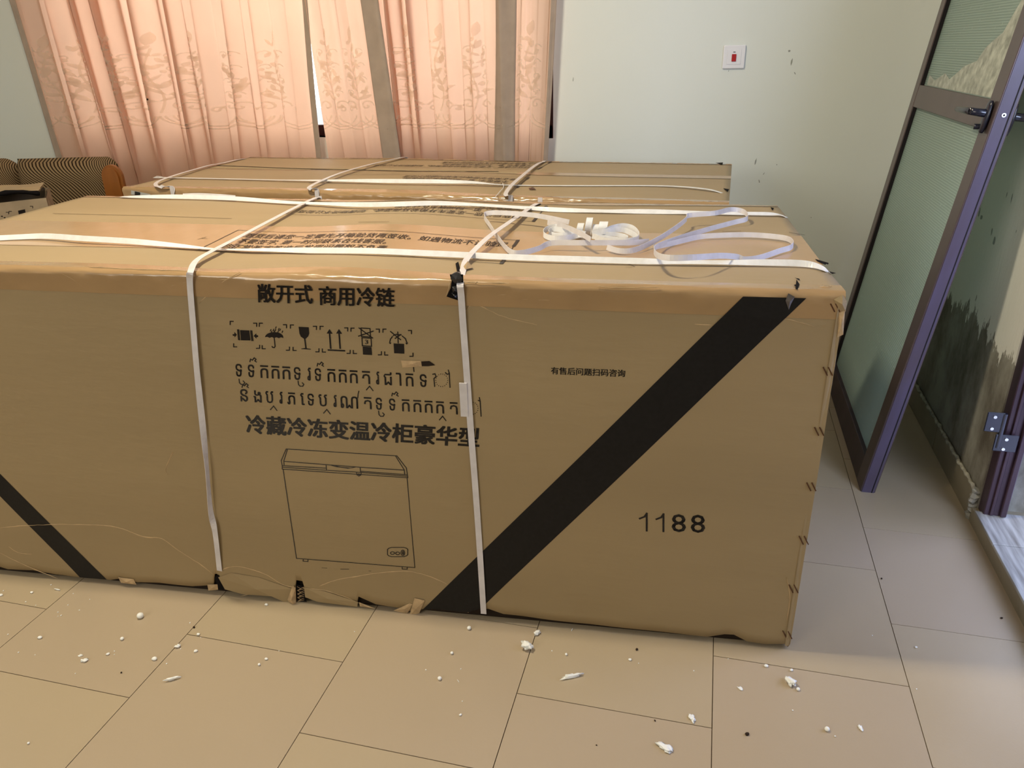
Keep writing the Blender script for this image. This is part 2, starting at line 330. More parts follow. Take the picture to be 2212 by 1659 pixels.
# ---------------------------------------------------------------- curtains
def gauss(x, a, s): return math.exp(-((x-a)/s)**2)
class Curtain:
    def __init__(self, label, tops, bots, folds, amp, yc, seed, hem_l=0, hem_r=0):
        # tops/bots: x of the two edges at z 1.45 and z .78
        self.t, self.b, self.folds, self.amp, self.yc, self.seed = tops, bots, folds, amp, yc, seed
        self.root = empty('curtain', ((bots[0]+bots[1])/2, yc, .06)); self.O = self.root.location
        tag(self.root, label, 'curtain', None)
        nu, nz = int(folds*26), 26; vs = []; fs = []
        for j in range(nz+1):
            z = .07+(2.28-.07)*j/nz
            for i in range(nu+1): vs.append(self.pt(i/nu, z))
        for j in range(nz):
            for i in range(nu): fs.append((j*(nu+1)+i, j*(nu+1)+i+1, (j+1)*(nu+1)+i+1, (j+1)*(nu+1)+i))
        mesh('cloth', vs, fs, M['cloth'], self.root, True)
        for s0, s1 in ([(0, hem_l)] if hem_l else [])+([(1-hem_r, 1)] if hem_r else []):
            n = 8; vs = []; fs = []
            for j in range(nz+1):
                z = .07+(2.28-.07)*j/nz
                for i in range(n+1): vs.append(self.pt(s0+(s1-s0)*i/n, z, -.0025))
                for i in range(n, -1, -1): vs.append(self.pt(s0+(s1-s0)*i/n, z, -.0012))
            w = 2*(n+1)
            for j in range(nz):
                for i in range(w): fs.append((j*w+i, j*w+(i+1) % w, (j+1)*w+(i+1) % w, (j+1)*w+i))
            mesh('hem', vs, fs, M['hem'], self.root, True)
    def pt(self, s, z, off=0.0):
        k = (z-.78)/.67; x0 = self.b[0]+(self.t[0]-self.b[0])*k; x1 = self.b[1]+(self.t[1]-self.b[1])*k
        ph = s*self.folds*2*math.pi + 1.6*noise.noise(Vector((s*self.folds*.55, self.seed, z*.35))) * 2
        a = self.amp*(.75+.7*noise.noise(Vector((s*self.folds*.4, self.seed+4, z*.5))))
        env = min(1, s*9)*min(1, (1-s)*9)
        y = self.yc + a*env*(math.sin(ph)+.25*math.sin(2*ph+1)) + off
        x = x0+(x1-x0)*s + a*env*.75*math.sin(2*ph+.6)*.9 + .006*noise.noise(Vector((s*30, z*2, self.seed)))
        return Vector((x, min(y, YW-.012), z))-self.O
    def motif(self, s, z0, sc):
        """a woven flourish: leaves up a stem, scrolls and two scalloped arcs below; lies on the cloth"""
        g = []; w = abs(self.b[1]-self.b[0])
        P = lambda dx, dz: self.pt(min(.985, max(.015, s+dx*sc/w)), z0+dz*sc, -.0022)
        def leaf(cx, cz, a, l, ww):
            vs = []; n = 5
            for k in range(n+1):
                q = k/n; h = ww*math.sin(math.pi*q)**.8; bx_, bz_ = cx+math.cos(a)*l*q, cz+math.sin(a)*l*q
                vs += [P(bx_-math.sin(a)*h, bz_+math.cos(a)*h), P(bx_+math.sin(a)*h, bz_-math.cos(a)*h)]
            return vs, [(2*k, 2*k+1, 2*k+3, 2*k+2) for k in range(n)]
        def line(pts, ww=.0022):
            vs = []
            for i, p in enumerate(pts):
                a = pts[max(i-1, 0)]; b = pts[min(i+1, len(pts)-1)]; dx, dz = b[0]-a[0], b[1]-a[1]; q = math.hypot(dx, dz) or 1
                vs += [P(p[0]-dz/q*ww, p[1]+dx/q*ww), P(p[0]+dz/q*ww, p[1]-dx/q*ww)]
            return vs, [(2*k, 2*k+1, 2*k+3, 2*k+2) for k in range(len(pts)-1)]
        for k in range(9):
            zz = .10+.028*k
            for sgn in (1, -1):
                l = .055*(1-.055*k)*random.uniform(.5, 1.25); a = math.pi/2-sgn*(1.0-.06*k)+random.uniform(-.5, .5); g.append(leaf(.016*math.sin(k*1.3), zz, a, l, .0075*random.uniform(.6, 1.3)))
                if k % 2: g.append(line([(sgn*(.03+.018*math.exp(-t*.3)*math.cos(t)), zz+.018*math.exp(-t*.3)*math.sin(t)) for t in [i*.5 for i in range(12)]], .0018))
                if k < 7: g.append(leaf(.012*math.sin(k)+sgn*.03, zz+.012, a+sgn*.9, l*.6, .006))
        g.append(leaf(0, .34, 1.4, .06, .012))
        g.append(line([(.01*math.sin(i*.5), .05+i*.02) for i in range(15)]))
        for sgn in (1, -1):
            g.append(line([(sgn*(.035+.030*math.exp(-t*.28)*math.cos(t)), .075+.030*math.exp(-t*.28)*math.sin(t)) for t in [i*.4 for i in range(20)]], .003))
            g.append(line([(sgn*(.085+.02*math.exp(-t*.3)*math.cos(t)), .06+.02*math.exp(-t*.3)*math.sin(t)) for t in [i*.45 for i in range(16)]], .003))
            for rr in (.095, .075):
                g.append(line([(sgn*.10+rr*math.cos(t), .035+rr*.62*math.sin(t)) for t in [math.pi+i*math.pi/14 for i in range(15)]], .0022))
        v, f = join(*g); mesh('woven_motif', v, f, M['embroid'], self.root, True)
cx = lambda px, py, Y=3.34: on_y(px, py, Y).x
CC = [Curtain('widest peach damask curtain at the left of the window, beside the cream wall', (cx(28, 0), cx(668, 0)), (cx(128, 340), cx(697, 340)), 10.5, .044, 3.325, 1.3, .02, .022),
      Curtain('narrow peach curtain between the two gaps, its wide grey hem slanting to the right', (cx(657, 0, 3.322), cx(816, 0, 3.322)), (cx(711, 340, 3.322), cx(866, 340, 3.322)), 2.6, .012, 3.322, 7.7, 0, .24),
      Curtain('bright orange peach curtain right of the slanting grey hem', (cx(800, 0, 3.37), cx(1113, 0)), (cx(840, 340, 3.37), cx(1108, 340)), 5.0, .026, 3.364, 3.1, 0, .15),
      Curtain('rightmost narrow peach curtain hanging next to the bare wall', (cx(1100, 0, 3.37), cx(1201, 0)), (cx(1100, 340, 3.37), cx(1181, 340)), 2.0, .014, 3.362, 5.2, 0, .1)]
for c, ss in ((CC[0], (.07, .19, .33, .47, .60, .73, .87)), (CC[1], (.2, .55)), (CC[2], (.22, .45, .72)), (CC[3], (.45,))):
    for s in ss: c.motif(s, .955, 1.0)
# ---------------------------------------------------------------- printing helpers
def text_geo(s, bold=0.0, gap=0.0):
    cu = bpy.data.curves.new('t', 'FONT'); cu.body = s; cu.resolution_u = 2; cu.space_character = 1+gap; cu.fill_mode = 'FRONT'
    o = bpy.data.objects.new('t', cu); COL.objects.link(o); me = o.to_mesh()
    vs = [(v.co.x, v.co.y) for v in me.vertices]; fs = [tuple(p.vertices) for p in me.polygons]
    o.to_mesh_clear(); bpy.data.objects.remove(o); bpy.data.curves.remove(cu)
    V = []; F = []
    offs = [(0, 0)] if not bold else [(a, b) for a in (-bold, 0, bold) for b in (-bold*.6, bold*.6)]
    for a, b in offs:
        o_ = len(V); V += [(x+a, y+b) for x, y in vs]; F += [tuple(i+o_ for i in q) for q in fs]
    x0 = min(v[0] for v in V); x1 = max(v[0] for v in V); y0 = min(v[1] for v in V); y1 = max(v[1] for v in V)
    return [((x-x0)/(x1-x0), (y-y0)/(y1-y0)) for x, y in V], F
def stroke(pts, w, closed=False):
    V = []; F = []; n = len(pts)
    for i in range(n if closed else n-1):
        a, b = pts[i], pts[(i+1) % n]; dx, dy = b[0]-a[0], b[1]-a[1]; l = math.hypot(dx, dy)
        if l < 1e-9: continue
        dx /= l; dy /= l; e = w*.45; k = len(V)
        V += [(a[0]-dx*e-dy*w/2, a[1]-dy*e+dx*w/2), (a[0]-dx*e+dy*w/2, a[1]-dy*e-dx*w/2), (b[0]+dx*e+dy*w/2, b[1]+dy*e-dx*w/2), (b[0]+dx*e-dy*w/2, b[1]+dy*e+dx*w/2)]
        F.append((k, k+1, k+2, k+3))
    return V, F
def poly(pts): return list(pts), [tuple(range(len(pts)))]
def subdiv(pts, step):
    out = [pts[0]]
    for a, b in zip(pts, pts[1:]):
        n = max(1, int(math.hypot(b[0]-a[0], b[1]-a[1])/step))
        out += [(a[0]+(b[0]-a[0])*k/n, a[1]+(b[1]-a[1])*k/n) for k in range(1, n+1)]
    return out
# ---------------------------------------------------------------- freezer cartons
class Carton:
    def __init__(self, name, o, th, L, D, H, top, front, label):
        self.o = Vector(o); self.th = th; self.L, self.D, self.H = L, D, H; self.top = top; self.front = front
        self.bx = Vector((math.cos(th), math.sin(th), 0)); self.by = Vector((-math.sin(th), math.cos(th), 0))
        self.root = empty(name, o, th); tag(self.root, label, 'carton')
    def loc(self, w): d = w-self.o; return Vector((d.dot(self.bx), d.dot(self.by), d.z))
    def F(self, x, y, off=0.0):
        q = self.loc(on_pl(x, y, self.o-self.by*off, self.by)); return (q.x, q.z)
    def T(self, x, y, h=0.0):
        z = self.H+h
        for _ in range(3):
            q = self.loc(on_z(x, y, z)); z = self.H+h+self.top(q.x, q.y)
        return (q.x, q.y)
    def fp(self, u, z, off=.0006): return Vector((u, self.front(u, z)-off, z))
    def tp(self, u, v, off=.0006): return Vector((u, v, self.H+self.top(u, v)+off))
    def put(self, name, geos, mapf, mt, off=.0006):
        V, Fc = join(*geos); return mesh(name, [mapf(v[0], v[1], off) for v in V], Fc, mt, self.root)
def topA(u, v):
    k = min(1, max(0, v/.05))*min(1, max(0, (.84-v)/.05))
    return .012*min(1, max(0, -u/2.1)) + k*(.009*gauss(u, -.98, .17)-.004*gauss(u, -1.25, .12)-.003*gauss(u, -.55, .2)+.003*noise.noise(Vector((u*2.2, v*2, 0)))-.003*gauss(v, .20, .12))
def frontA(u, z):
    k = min(1, z/.1)*min(1, max(0, (.84-z)/.08))
    return -k*(.004*noise.noise(Vector((u*2, z*3, 5)))+.003*gauss(z, .4, .3)) - .004*max(0, 1-z/.12)*noise.noise(Vector((u*9, z*8, 9)))
A = Carton('freezer_carton', on_z(1705, 1403), .0770314858+.008, 2.13, .84, .83, topA, frontA,
           'large brown freezer carton in front, with black diagonal bands and 1188 printed on its side')
L, D, H = A.L, A.D, A.H
bot = [(0, 1232), (20, 1238), (75, 1240), (124, 1250), (186, 1257), (241, 1262), (264, 1258), (300, 1266), (348, 1268), (418, 1275), (448, 1274), (463, 1272), (466, 1248), (472, 1248), (484, 1274), (522, 1283), (602, 1288), (634, 1310), (640, 1310), (641, 1262), (655, 1264), (658, 1293), (687, 1301), (772, 1312), (775, 1298), (813, 1314), (876, 1324), (884, 1332), (906, 1326), (940, 1326), (1013, 1332), (1016, 1321), (1056, 1324), (1088, 1336), (1153, 1344), (1246, 1355), (1364, 1367), (1527, 1385), (1564, 1380), (1584, 1381), (1613, 1395), (1653, 1400), (1694, 1400), (1700, 1407), (1706, 1400)]
BP = [(lambda q: (q[0], max(.005, q[1]+.013)))(A.F(*p)) for p in bot]
BP = [(-L, .02)]+BP+[(0.0, .006)]
def zb(u):
    for (a, za), (b, z_) in zip(BP, BP[1:]):
        if a <= u <= b and b > a: return za+(z_-za)*(u-a)/(b-a)
    return BP[-1][1]
# front panel: a sheet with torn lower edge and a hole where the strap bites in
us = sorted(set([round(-L+i*L/110, 4) for i in range(111)]+[round(b[0], 4) for b in BP if -L <= b[0] <= 0]))
us = [u for i, u in enumerate(us) if i == 0 or u-us[i-1] > .0012]
us[-1] = 0.0
nz = 34
hole = [A.F(*p) for p in ((972, 592), (1001, 592), (1003, 640), (996, 658), (989, 648), (976, 644), (965, 640), (974, 622), (976, 606))]
def inside(p, P):
    c = False
    for (x1, y1), (x2, y2) in zip(P, P[1:]+P[:1]):
        if (y1 > p[1]) != (y2 > p[1]) and p[0] < (x2-x1)*(p[1]-y1)/(y2-y1)+x1: c = not c
    return c
vs = []; fs = []
ZT = lambda u: H+A.top(u, 0)-.014
for u in us:
    z0 = zb(u)
    for j in range(nz+1):
        q = j/nz; z = z0+(ZT(u)-z0)*q; vs.append(Vector((u, A.front(u, z), z)))
for i in range(len(us)-1):
    for j in range(nz):
        a = i*(nz+1)+j; fs.append((a, a+nz+1, a+nz+2, a+1))
n0 = len(vs); vs += [v+Vector((0, .006, 0)) for v in vs]
fs += [(a+n0, d+n0, c+n0, b+n0) for a, b, c, d in fs]
for i in range(len(us)-1):
    a = i*(nz+1); fs.append((a, a+n0, a+nz+1+n0, a+nz+1)); a += nz; fs.append((a, a+nz+1, a+nz+1+n0, a+n0))
fpn = mesh('front_panel', vs, fs, M['card'], A.root, True)
# ends and back
for nm, x0_, x1_, y0_, y1_ in (('side_panel', -.006, -.001, .004, D-.004), ('side_panel', -L+.001, -L+.006, .004, D-.004), ('back_panel', -L+.006, -.006, D-.006, D)):
    box(nm, x0_, x1_, y0_, y1_, .006, H-.012, M['card'], A.root)
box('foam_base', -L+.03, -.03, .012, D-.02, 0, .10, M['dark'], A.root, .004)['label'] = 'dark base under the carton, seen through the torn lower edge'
def flap(c, v0, v1, nm, mt):
    n, k = 90, 10; vs = []; fs = []
    for i in range(n+1):
        for j in range(k+1):
            u = -c.L+c.L*i/n; v = v0+(v1-v0)*j/k; vs.append(Vector((u, v, c.H+c.top(u, v))))
    for i in range(n):
        for j in range(k): a = i*(k+1)+j; fs.append((a, a+k+1, a+k+2, a+1))
    n0 = len(vs); vs += [v-Vector((0, 0, .006)) for v in vs]; fs += [(a+n0, d+n0, c_+n0, b+n0) for a, b, c_, d in fs]
    bd = [i*(k+1) for i in range(n+1)]; be = [i*(k+1)+k for i in range(n+1)]
    for p, q in zip(bd, bd[1:]): fs.append((p, p+n0, q+n0, q))
    for p, q in zip(be, be[1:]): fs.append((p, q, q+n0, p+n0))
    for j in range(k): fs.append((j, j+1, j+1+n0, j+n0)); a = n*(k+1)+j; fs.append((a, a+n0, a+1+n0, a+1))
    return mesh(nm, vs, fs, mt, c.root, True)
flap(A, .014, .419, 'top_flap', M['card_top']); flap(A, .4215, D-.012, 'top_flap', M['card_top'])
def edge_tape(c, side, top_w, drop, mt, nm, u0=None, u1=None, seed=0, amp=.0012):
    """tape round the long upper edge, a rounded profile with small wrinkles"""
    u0 = -c.L if u0 is None else u0; u1 = 0 if u1 is None else u1
    r = .014; prof = [(top_w, 0), (top_w*.6, 0), (r*1.3, 0)]+[(r-r*math.sin(a), -r+r*math.cos(a)) for a in [i*math.pi/2/6 for i in range(7)]]+[(0, -drop*.5), (0, -drop)]
    n = 240; vs = []; fs = []; k = len(prof)
    for i in range(n+1):
        u = u0+(u1-u0)*i/n
        for j, (v, dz) in enumerate(prof):
            e = 0 if j in (0, k-1) else 1
            w = amp*e*(noise.noise(Vector((u*14, j*.5, seed)))+.7*noise.noise(Vector((u*50, j*.9, seed+3))))
            if side == 'front': vs.append(Vector((u, v-.0012-w+(c.front(u, c.H+dz) if dz < -r else 0), c.H+c.top(u, max(v, 0))+dz+.0010+w)))
            else: vs.append(Vector((u, c.D-v+.0012+w, c.H+c.top(u, c.D-v)+dz+.0010+w)))
    for i in range(n):
        for j in range(k-1): a = i*k+j; fs.append((a, a+k, a+k+1, a+1))
    return mesh(nm, vs, fs, mt, c.root, True)
edge_tape(A, 'front', .045, .052, M['tape'], 'edge_tape', seed=1)
edge_tape(A, 'back', .035, .05, M['tape'], 'edge_tape', seed=4)
n = 80
A.put('seam_tape', [([(-L+L*i/n, v) for i in range(n+1) for v in (.388, .20, .452)], [(i*3+j, i*3+3+j, i*3+4+j, i*3+1+j) for i in range(n) for j in (0, 1)])], A.tp, M['clear_tape'], .0009)
# open seam line beside the tape
for g in (stroke(subdiv([A.T(115, 462), A.T(330, 467), A.T(500, 473)], .05), .0022), stroke(subdiv([A.T(775, 481), A.T(840, 480)], .05), .002), stroke([A.T(1705, 503), A.T(1738, 509)], .002), stroke([A.T(1560, 501), A.T(1600, 500)], .0015)): A.put('seam_line', [g], A.tp, M['hole'], .0013)
# ---- black diagonal bands
def band(e0, e1, zmax, nm='printed_band'):
    # e0/e1: (u at z0, z0, u at z1, z1) for the two edges
    n = 40; k = 6; V = []; Fc = []
    ed = lambda e, z: e[0]+(e[2]-e[0])*(z-e[1])/(e[3]-e[1])
    for i in range(n+1):
        for j in range(k+1):
            t = j/k
            lo = -.01
            for _ in range(6):
                u = ed(e0, lo)+(ed(e1, lo)-ed(e0, lo))*t; lo = zb(u)+.0006
            z = lo+(zmax-lo)*i/n; u = max(-L+.001, ed(e0, z)+(ed(e1, z)-ed(e0, z))*t); V.append((u, z))
    for i in range(n):
        for j in range(k): a = i*(k+1)+j; Fc.append((a, a+1, a+k+2, a+k+1))
    return A.put(nm, [(V, Fc)], lambda u, z, o: Vector((u, A.front(u, z)-o-(.0016 if z > H-.054 else 0), z)), M['band'], .0006)
f0, f1 = A.F(1620, 625), A.F(905, 1325); g0, g1 = A.F(1750, 635), A.F(1027, 1325)
band((f1[0], f1[1], f0[0], f0[1]), (g1[0], g1[1], g0[0], g0[1]), H-.012)
f0, f1 = A.F(0, 1020), A.F(240, 1262); g0, g1 = A.F(0, 1068), A.F(183, 1257)
band((g1[0], g1[1], g0[0], g0[1]), (f1[0], f1[1], f0[0], f0[1]), .55)
# ---- lettering on the side, placed from three corners each
def print3(c, nm, s, lb, rb, lt, mapf, conv, bold=0, off=.0007, mt=None, gap=0.0):
    V, Fc = text_geo(s, bold, gap); a = conv(*lb); b = conv(*rb); d = conv(*lt)
    return c.put(nm, [([(a[0]+(b[0]-a[0])*x+(d[0]-a[0])*y, a[1]+(b[1]-a[1])*x+(d[1]-a[1])*y) for x, y in V], Fc)], mapf, mt or M['ink'], off)
print3(A, 'lettering', '敞开式', (558.5, 652.5), (677, 656), (557, 612), A.fp, A.F, .026, .0030)['label'] = 'bold black heading, first three characters'
print3(A, 'lettering', '商用冷链', (690, 658.5), (853, 663.5), (689, 617), A.fp, A.F, .026, .0030)['label'] = 'bold black heading, last four characters'
print3(A, 'lettering', '冷藏冷冻变温冷柜豪华型', (534, 934.5), (1036, 965), (531, 893.5), A.fp, A.F, .032)['label'] = 'widest line of bold black characters'
print3(A, 'lettering', '有售后问题扫码咨询', (1190.5, 807.5), (1350.5, 813.5), (1190.5, 792), A.fp, A.F, .02)['label'] = 'small line of black characters on the right'
print3(A, 'lettering', '88', (1451, 1147), (1523, 1149.5), (1450, 1108), A.fp, A.F, .004, gap=.18)['label'] = 'black digits 88'
for x, y in ((1398, 1106), (1434, 1107.3)): A.put('lettering', [stroke([A.F(x-16, y+12), A.F(x-6, y+8), A.F(x-1, y+1), A.F(x-1, y+38.5)], .0040)], A.fp, M['ink'], .0007)['label'] = 'black digit 1'
# handling marks: coordinates of the crop they were measured in
cr = lambda x, y: A.F(480+x/3.568, 580+y/3.568)
def mark(nm, geos): return A.put(nm, geos, A.fp, M['ink'], .0007)
lw = .0022
def dots_of(d, k):
    m_ = sum(q[0][0][1] for q in d)/len(d); return [q for q in d if (q[0][0][1] > m_) == bool(k)]
def brk(x, y, sx, sy): return stroke([cr(x+sx*24, y), cr(x, y), cr(x, y+sy*24)], .0022)
corners = [brk(65, 405, 1, 1), brk(268, 420, -1, 1), brk(288, 420, 1, 1), brk(497, 432, -1, 1), brk(527, 434, 1, 1), brk(727, 445, -1, 1), brk(755, 445, 1, 1), brk(968, 457, -1, 1), brk(993, 459, 1, 1), brk(1211, 467, -1, 1), brk(1239, 467, 1, 1), brk(1459, 478, -1, 1),
           brk(93, 600, 1, -1), brk(292, 612, -1, -1), brk(312, 615, 1, -1), brk(521, 627, -1, -1), brk(549, 629, 1, -1), brk(748, 640, -1, -1), brk(774, 642, 1, -1), brk(988, 652, -1, -1), brk(1012, 653, 1, -1), brk(1229, 663, -1, -1), brk(1254, 665, 1, -1), brk(1472, 675, -1, -1)]
for g in corners: mark('corner_bracket', [g])
mark('clamp_mark', [poly([cr(141, 472), cr(212, 475), cr(222, 552), cr(148, 550)]), stroke([cr(122, 470), cr(130, 545)], lw), stroke([cr(131, 470), cr(139, 547)], lw), stroke([cr(222, 478), cr(232, 553)], lw), stroke([cr(231, 478), cr(241, 553)], lw),
                    poly([cr(84, 503), cr(98, 503), cr(97, 486), cr(117, 508), cr(99, 528), cr(100, 516), cr(86, 516)]), poly([cr(279, 512), cr(266, 511), cr(266, 498), cr(245, 517), cr(268, 538), cr(267, 526), cr(280, 526)])])
umb = [cr(333, 526)]+[cr(403+70*math.cos(a), 528-40*math.sin(a)) for a in [math.pi-i*math.pi/12 for i in range(13)]]+[cr(474, 534), cr(455, 528), cr(440, 535), cr(420, 528), cr(403, 534), cr(385, 526), cr(368, 532), cr(352, 524)]
mark('umbrella_mark', [poly(umb), stroke([cr(403, 480), cr(403, 530), cr(411, 598), cr(404, 607), cr(392, 605), cr(388, 598)], lw)]+[stroke([cr(x, y), cr(x-5, y+12)], lw*.8) for x, y in ((378, 468), (400, 465), (418, 448), (414, 468), (440, 460), (436, 478), (450, 465), (468, 480), (385, 480))])
mark('glass_mark', [poly([cr(590, 448), cr(668, 452), cr(672, 500), cr(664, 522), cr(645, 540), cr(632, 540), cr(608, 524), cr(597, 500)]), stroke([cr(637, 535), cr(648, 612)], .003), poly([cr(612, 614), cr(640, 610), cr(686, 618), cr(686, 623), cr(612, 618)])])
for x in (828, 901): mark('arrow_mark', [stroke([cr(x, 490), cr(x+10, 612)], .0034), poly([cr(x-22, 500), cr(x-1, 466), cr(x+24, 502)])])
mark('arrow_base_line', [stroke([cr(820, 626), cr(945, 632)], .0032)])
mark('stacking_mark', [stroke([cr(1070, 458), cr(1140, 463), cr(1144, 528), cr(1074, 522)], lw, True), stroke([cr(1055, 458), cr(1160, 535)], lw), stroke([cr(1165, 482), cr(1052, 520)], lw), stroke([cr(1078, 532), cr(1148, 537), cr(1152, 598), cr(1082, 594)], lw, True), poly([cr(1084, 600), cr(1152, 604), cr(1157, 665), cr(1087, 661)])])
print3(A, 'stacking_number', '3', (480+1102/3.568, 580+580/3.568), (480+1128/3.568, 580+581/3.568), (480+1100/3.568, 580+548/3.568), A.fp, A.F, .01)
mark('rolling_mark', [poly([cr(1322, 576), cr(1402, 580), cr(1405, 655), cr(1327, 651)]), stroke([cr(1357, 572), cr(1353, 490)], lw), stroke([cr(1298, 486), cr(1376, 548)], lw), stroke([cr(1378, 508), cr(1334, 538)], lw),
                      stroke([cr(1292, 566), cr(1297, 545), cr(1312, 524)], lw), stroke([cr(1320, 516), cr(1345, 506), cr(1378, 512)], lw), stroke([cr(1388, 520), cr(1412, 540), cr(1424, 570)], lw), poly([cr(1284, 570), cr(1306, 570), cr(1296, 582)]), poly([cr(1410, 572), cr(1434, 572), cr(1424, 586)])])
# two lines in Khmer letters, each letter placed singly
def kh(ch, x0, x1, yb, hgt, bold=.008):
    print3(A, 'lettering', ch, (480+x0/3.568, 580+yb/3.568), (480+x1/3.568, 580+(yb+(x1-x0)*.05)/3.568), (480+(x0-hgt*.05)/3.568, 580+(yb-hgt)/3.568), A.fp, A.F, bold)
def below_u(x, y): return stroke([cr(x-2, y), cr(x+2, y+28), cr(x+14, y+40), cr(x+34, y+40), cr(x+42, y+26), cr(x+30, y+14)], .0022)
def caret(x, y): return stroke([cr(x-24, y+22), cr(x, y-6), cr(x+26, y+28)], .0022)
def hat(x, y): return stroke([cr(x-25, y+8), cr(x-20, y-12), cr(x-6, y-4), cr(x+8, y-22), cr(x+22, y-10), cr(x+12, y+2), cr(x+24, y+10)], .0022)
b1 = lambda x: 838+(x-330)*.0575
for ch, a, b in (('ទ', 112, 160), ('ទ', 207, 255), ('ក', 302, 362), ('ក', 388, 448), ('ក', 472, 532), ('ទ', 560, 610), ('រ', 662, 690), ('ទ', 720, 768), ('ក', 818, 878), ('ក', 905, 965), ('ក', 990, 1050), ('ត', 1085, 1145), ('រ', 1190, 1217), ('ជ', 1250, 1312), ('ា', 1345, 1385), ('ក', 1420, 1478), ('ទ', 1528, 1580)):
    kh(ch, a, b, b1((a+b)/2), 98)
extra = [below_u(138, 848), hat(244, 706), below_u(592, 862), hat(760, 740), caret(1140, 908), stroke([cr(1476, 755), cr(1480, 790)], .0022)]
extra += [stroke([cr(1625, 812), cr(1642, 808), cr(1650, 830), cr(1634, 845), cr(1640, 905)], .0022), stroke([cr(1722, 800), cr(1736, 812), cr(1752, 808), cr(1758, 912)], .0022), stroke([cr(1752, 808), cr(1744, 780)], .0022)]
extra += [poly([cr(1694+46*math.cos(t)+4*math.cos(q), 858+48*math.sin(t)+4*math.sin(q)) for q in (0, 1.57, 3.14, 4.71)]) for t in [i*2*math.pi/18 for i in range(18)]]
b2 = lambda x: 1030+(x-300)*.0605
for ch, a, b, h in (('ន', 148, 206, 96), ('ង', 250, 312, 92), ('ប', 342, 402, 92), ('រ', 448, 474, 92), ('ភ', 508, 570, 92), ('េ', 610, 642, 92), ('ទ', 666, 714, 92), ('ប', 750, 815, 92), ('រ', 864, 890, 92), ('ណ', 920, 1054, 92), ('ត', 1100, 1158, 92), ('ទ', 1190, 1238, 92), ('ទ', 1293, 1340, 92), ('ក', 1392, 1450, 92), ('ក', 1480, 1540, 92), ('ក', 1567, 1627, 92), ('ក', 1655, 1715, 92), ('ត', 1760, 1820, 92), ('េ', 1855, 1885, 92)):
    kh(ch, a, b, b2((a+b)/2)-4, h)
extra += [hat(184, 903), caret(402, 1060), caret(812, 1086), stroke([cr(1050, 990), cr(1052, 962), cr(1058, 940)], .0022), below_u(1212, 1092), hat(1336, 968), caret(1702, 1138), stroke([cr(1976, 1012), cr(1990, 1018), cr(1998, 1132)], .0022), stroke([cr(1990, 1018), cr(1984, 990)], .0022)]
extra += [poly([cr(1932+42*math.cos(t)+4*math.cos(q), 1072+46*math.sin(t)+4*math.sin(q)) for q in (0, 1.57, 3.14, 4.71)]) for t in [i*2*math.pi/18 for i in range(18)]]
for g in extra:
    if len(g[0]) != 4 or len(g[1]) > 1: mark('vowel_sign', [g])
dots = [g for g in extra if len(g[0]) == 4 and len(g[1]) == 1 and len(g[1][0]) == 4]
for k in (0, 1): mark('dotted_circle', dots_of(dots, k))['kind'] = 'stuff'
# line drawing of the freezer
dr_ = lambda x, y: A.F(560+x/3.95, 940+y/3.95)
def path(*p, w=.0019, closed=False): return stroke([dr_(*q) for q in p], w, closed)
mark('freezer_drawing', [path((235, 112), (1180, 168), (1260, 272), (1268, 330), (1272, 355), (200, 285), (200, 255), (192, 212), closed=True), path((246, 114), (214, 215), (216, 248)), path((1168, 168), (1242, 288), (1246, 326)), path((214, 218), (575, 245), (870, 266), (1242, 290)),
     path((200, 255), (578, 275), (578, 293)), path((575, 245), (578, 293), (870, 310), (866, 266)), path((578, 293), (200, 268)), path((870, 300), (1268, 330)), path((870, 310), (1268, 342)), path((612, 248), (660, 262), (760, 275), (800, 270), (828, 264), w=.0016), path((640, 250), (700, 266), (780, 272), w=.0016),
     path((208, 290), (320, 1048), (1328, 1130), (1266, 355)), path((378, 1054), (376, 1072), (418, 1075), (418, 1058)), path((1220, 1122), (1220, 1142), (1262, 1144), (1262, 1128)),
     path((835, 312), (838, 330), (855, 341), (872, 332), (875, 314)), path((848, 322), (862, 322), (862, 330), (850, 330), w=.0016, closed=True),
     path(*[(1182+86*max(-1, min(1, 1.25*math.cos(t))), 995+40*max(-1, min(1, 1.15*math.sin(t)))) for t in [i*math.pi/12 for i in range(24)]], closed=True),
     path(*[(1138+17*math.cos(t), 1004+12*math.sin(t)) for t in [i*math.pi/6 for i in range(12)]], closed=True), path(*[(1182+17*math.cos(t), 1006+12*math.sin(t)) for t in [i*math.pi/6 for i in range(12)]], closed=True),
     path(*[(1226+16*math.cos(t), 1002+24*math.sin(t)) for t in [i*math.pi/6 for i in range(12)]], closed=True), path(*[(1227+5*math.cos(t), 1002+13*math.sin(t)) for t in [i*math.pi/4 for i in range(8)]], closed=True)])
for g in (stroke([dr_(695, 1141), dr_(765, 1142)], .0012), stroke([dr_(535, 1130), dr_(580, 1132)], .0008), stroke([dr_(935, 1156), dr_(955, 1158)], .0008)): mark('ink_stain', [g])
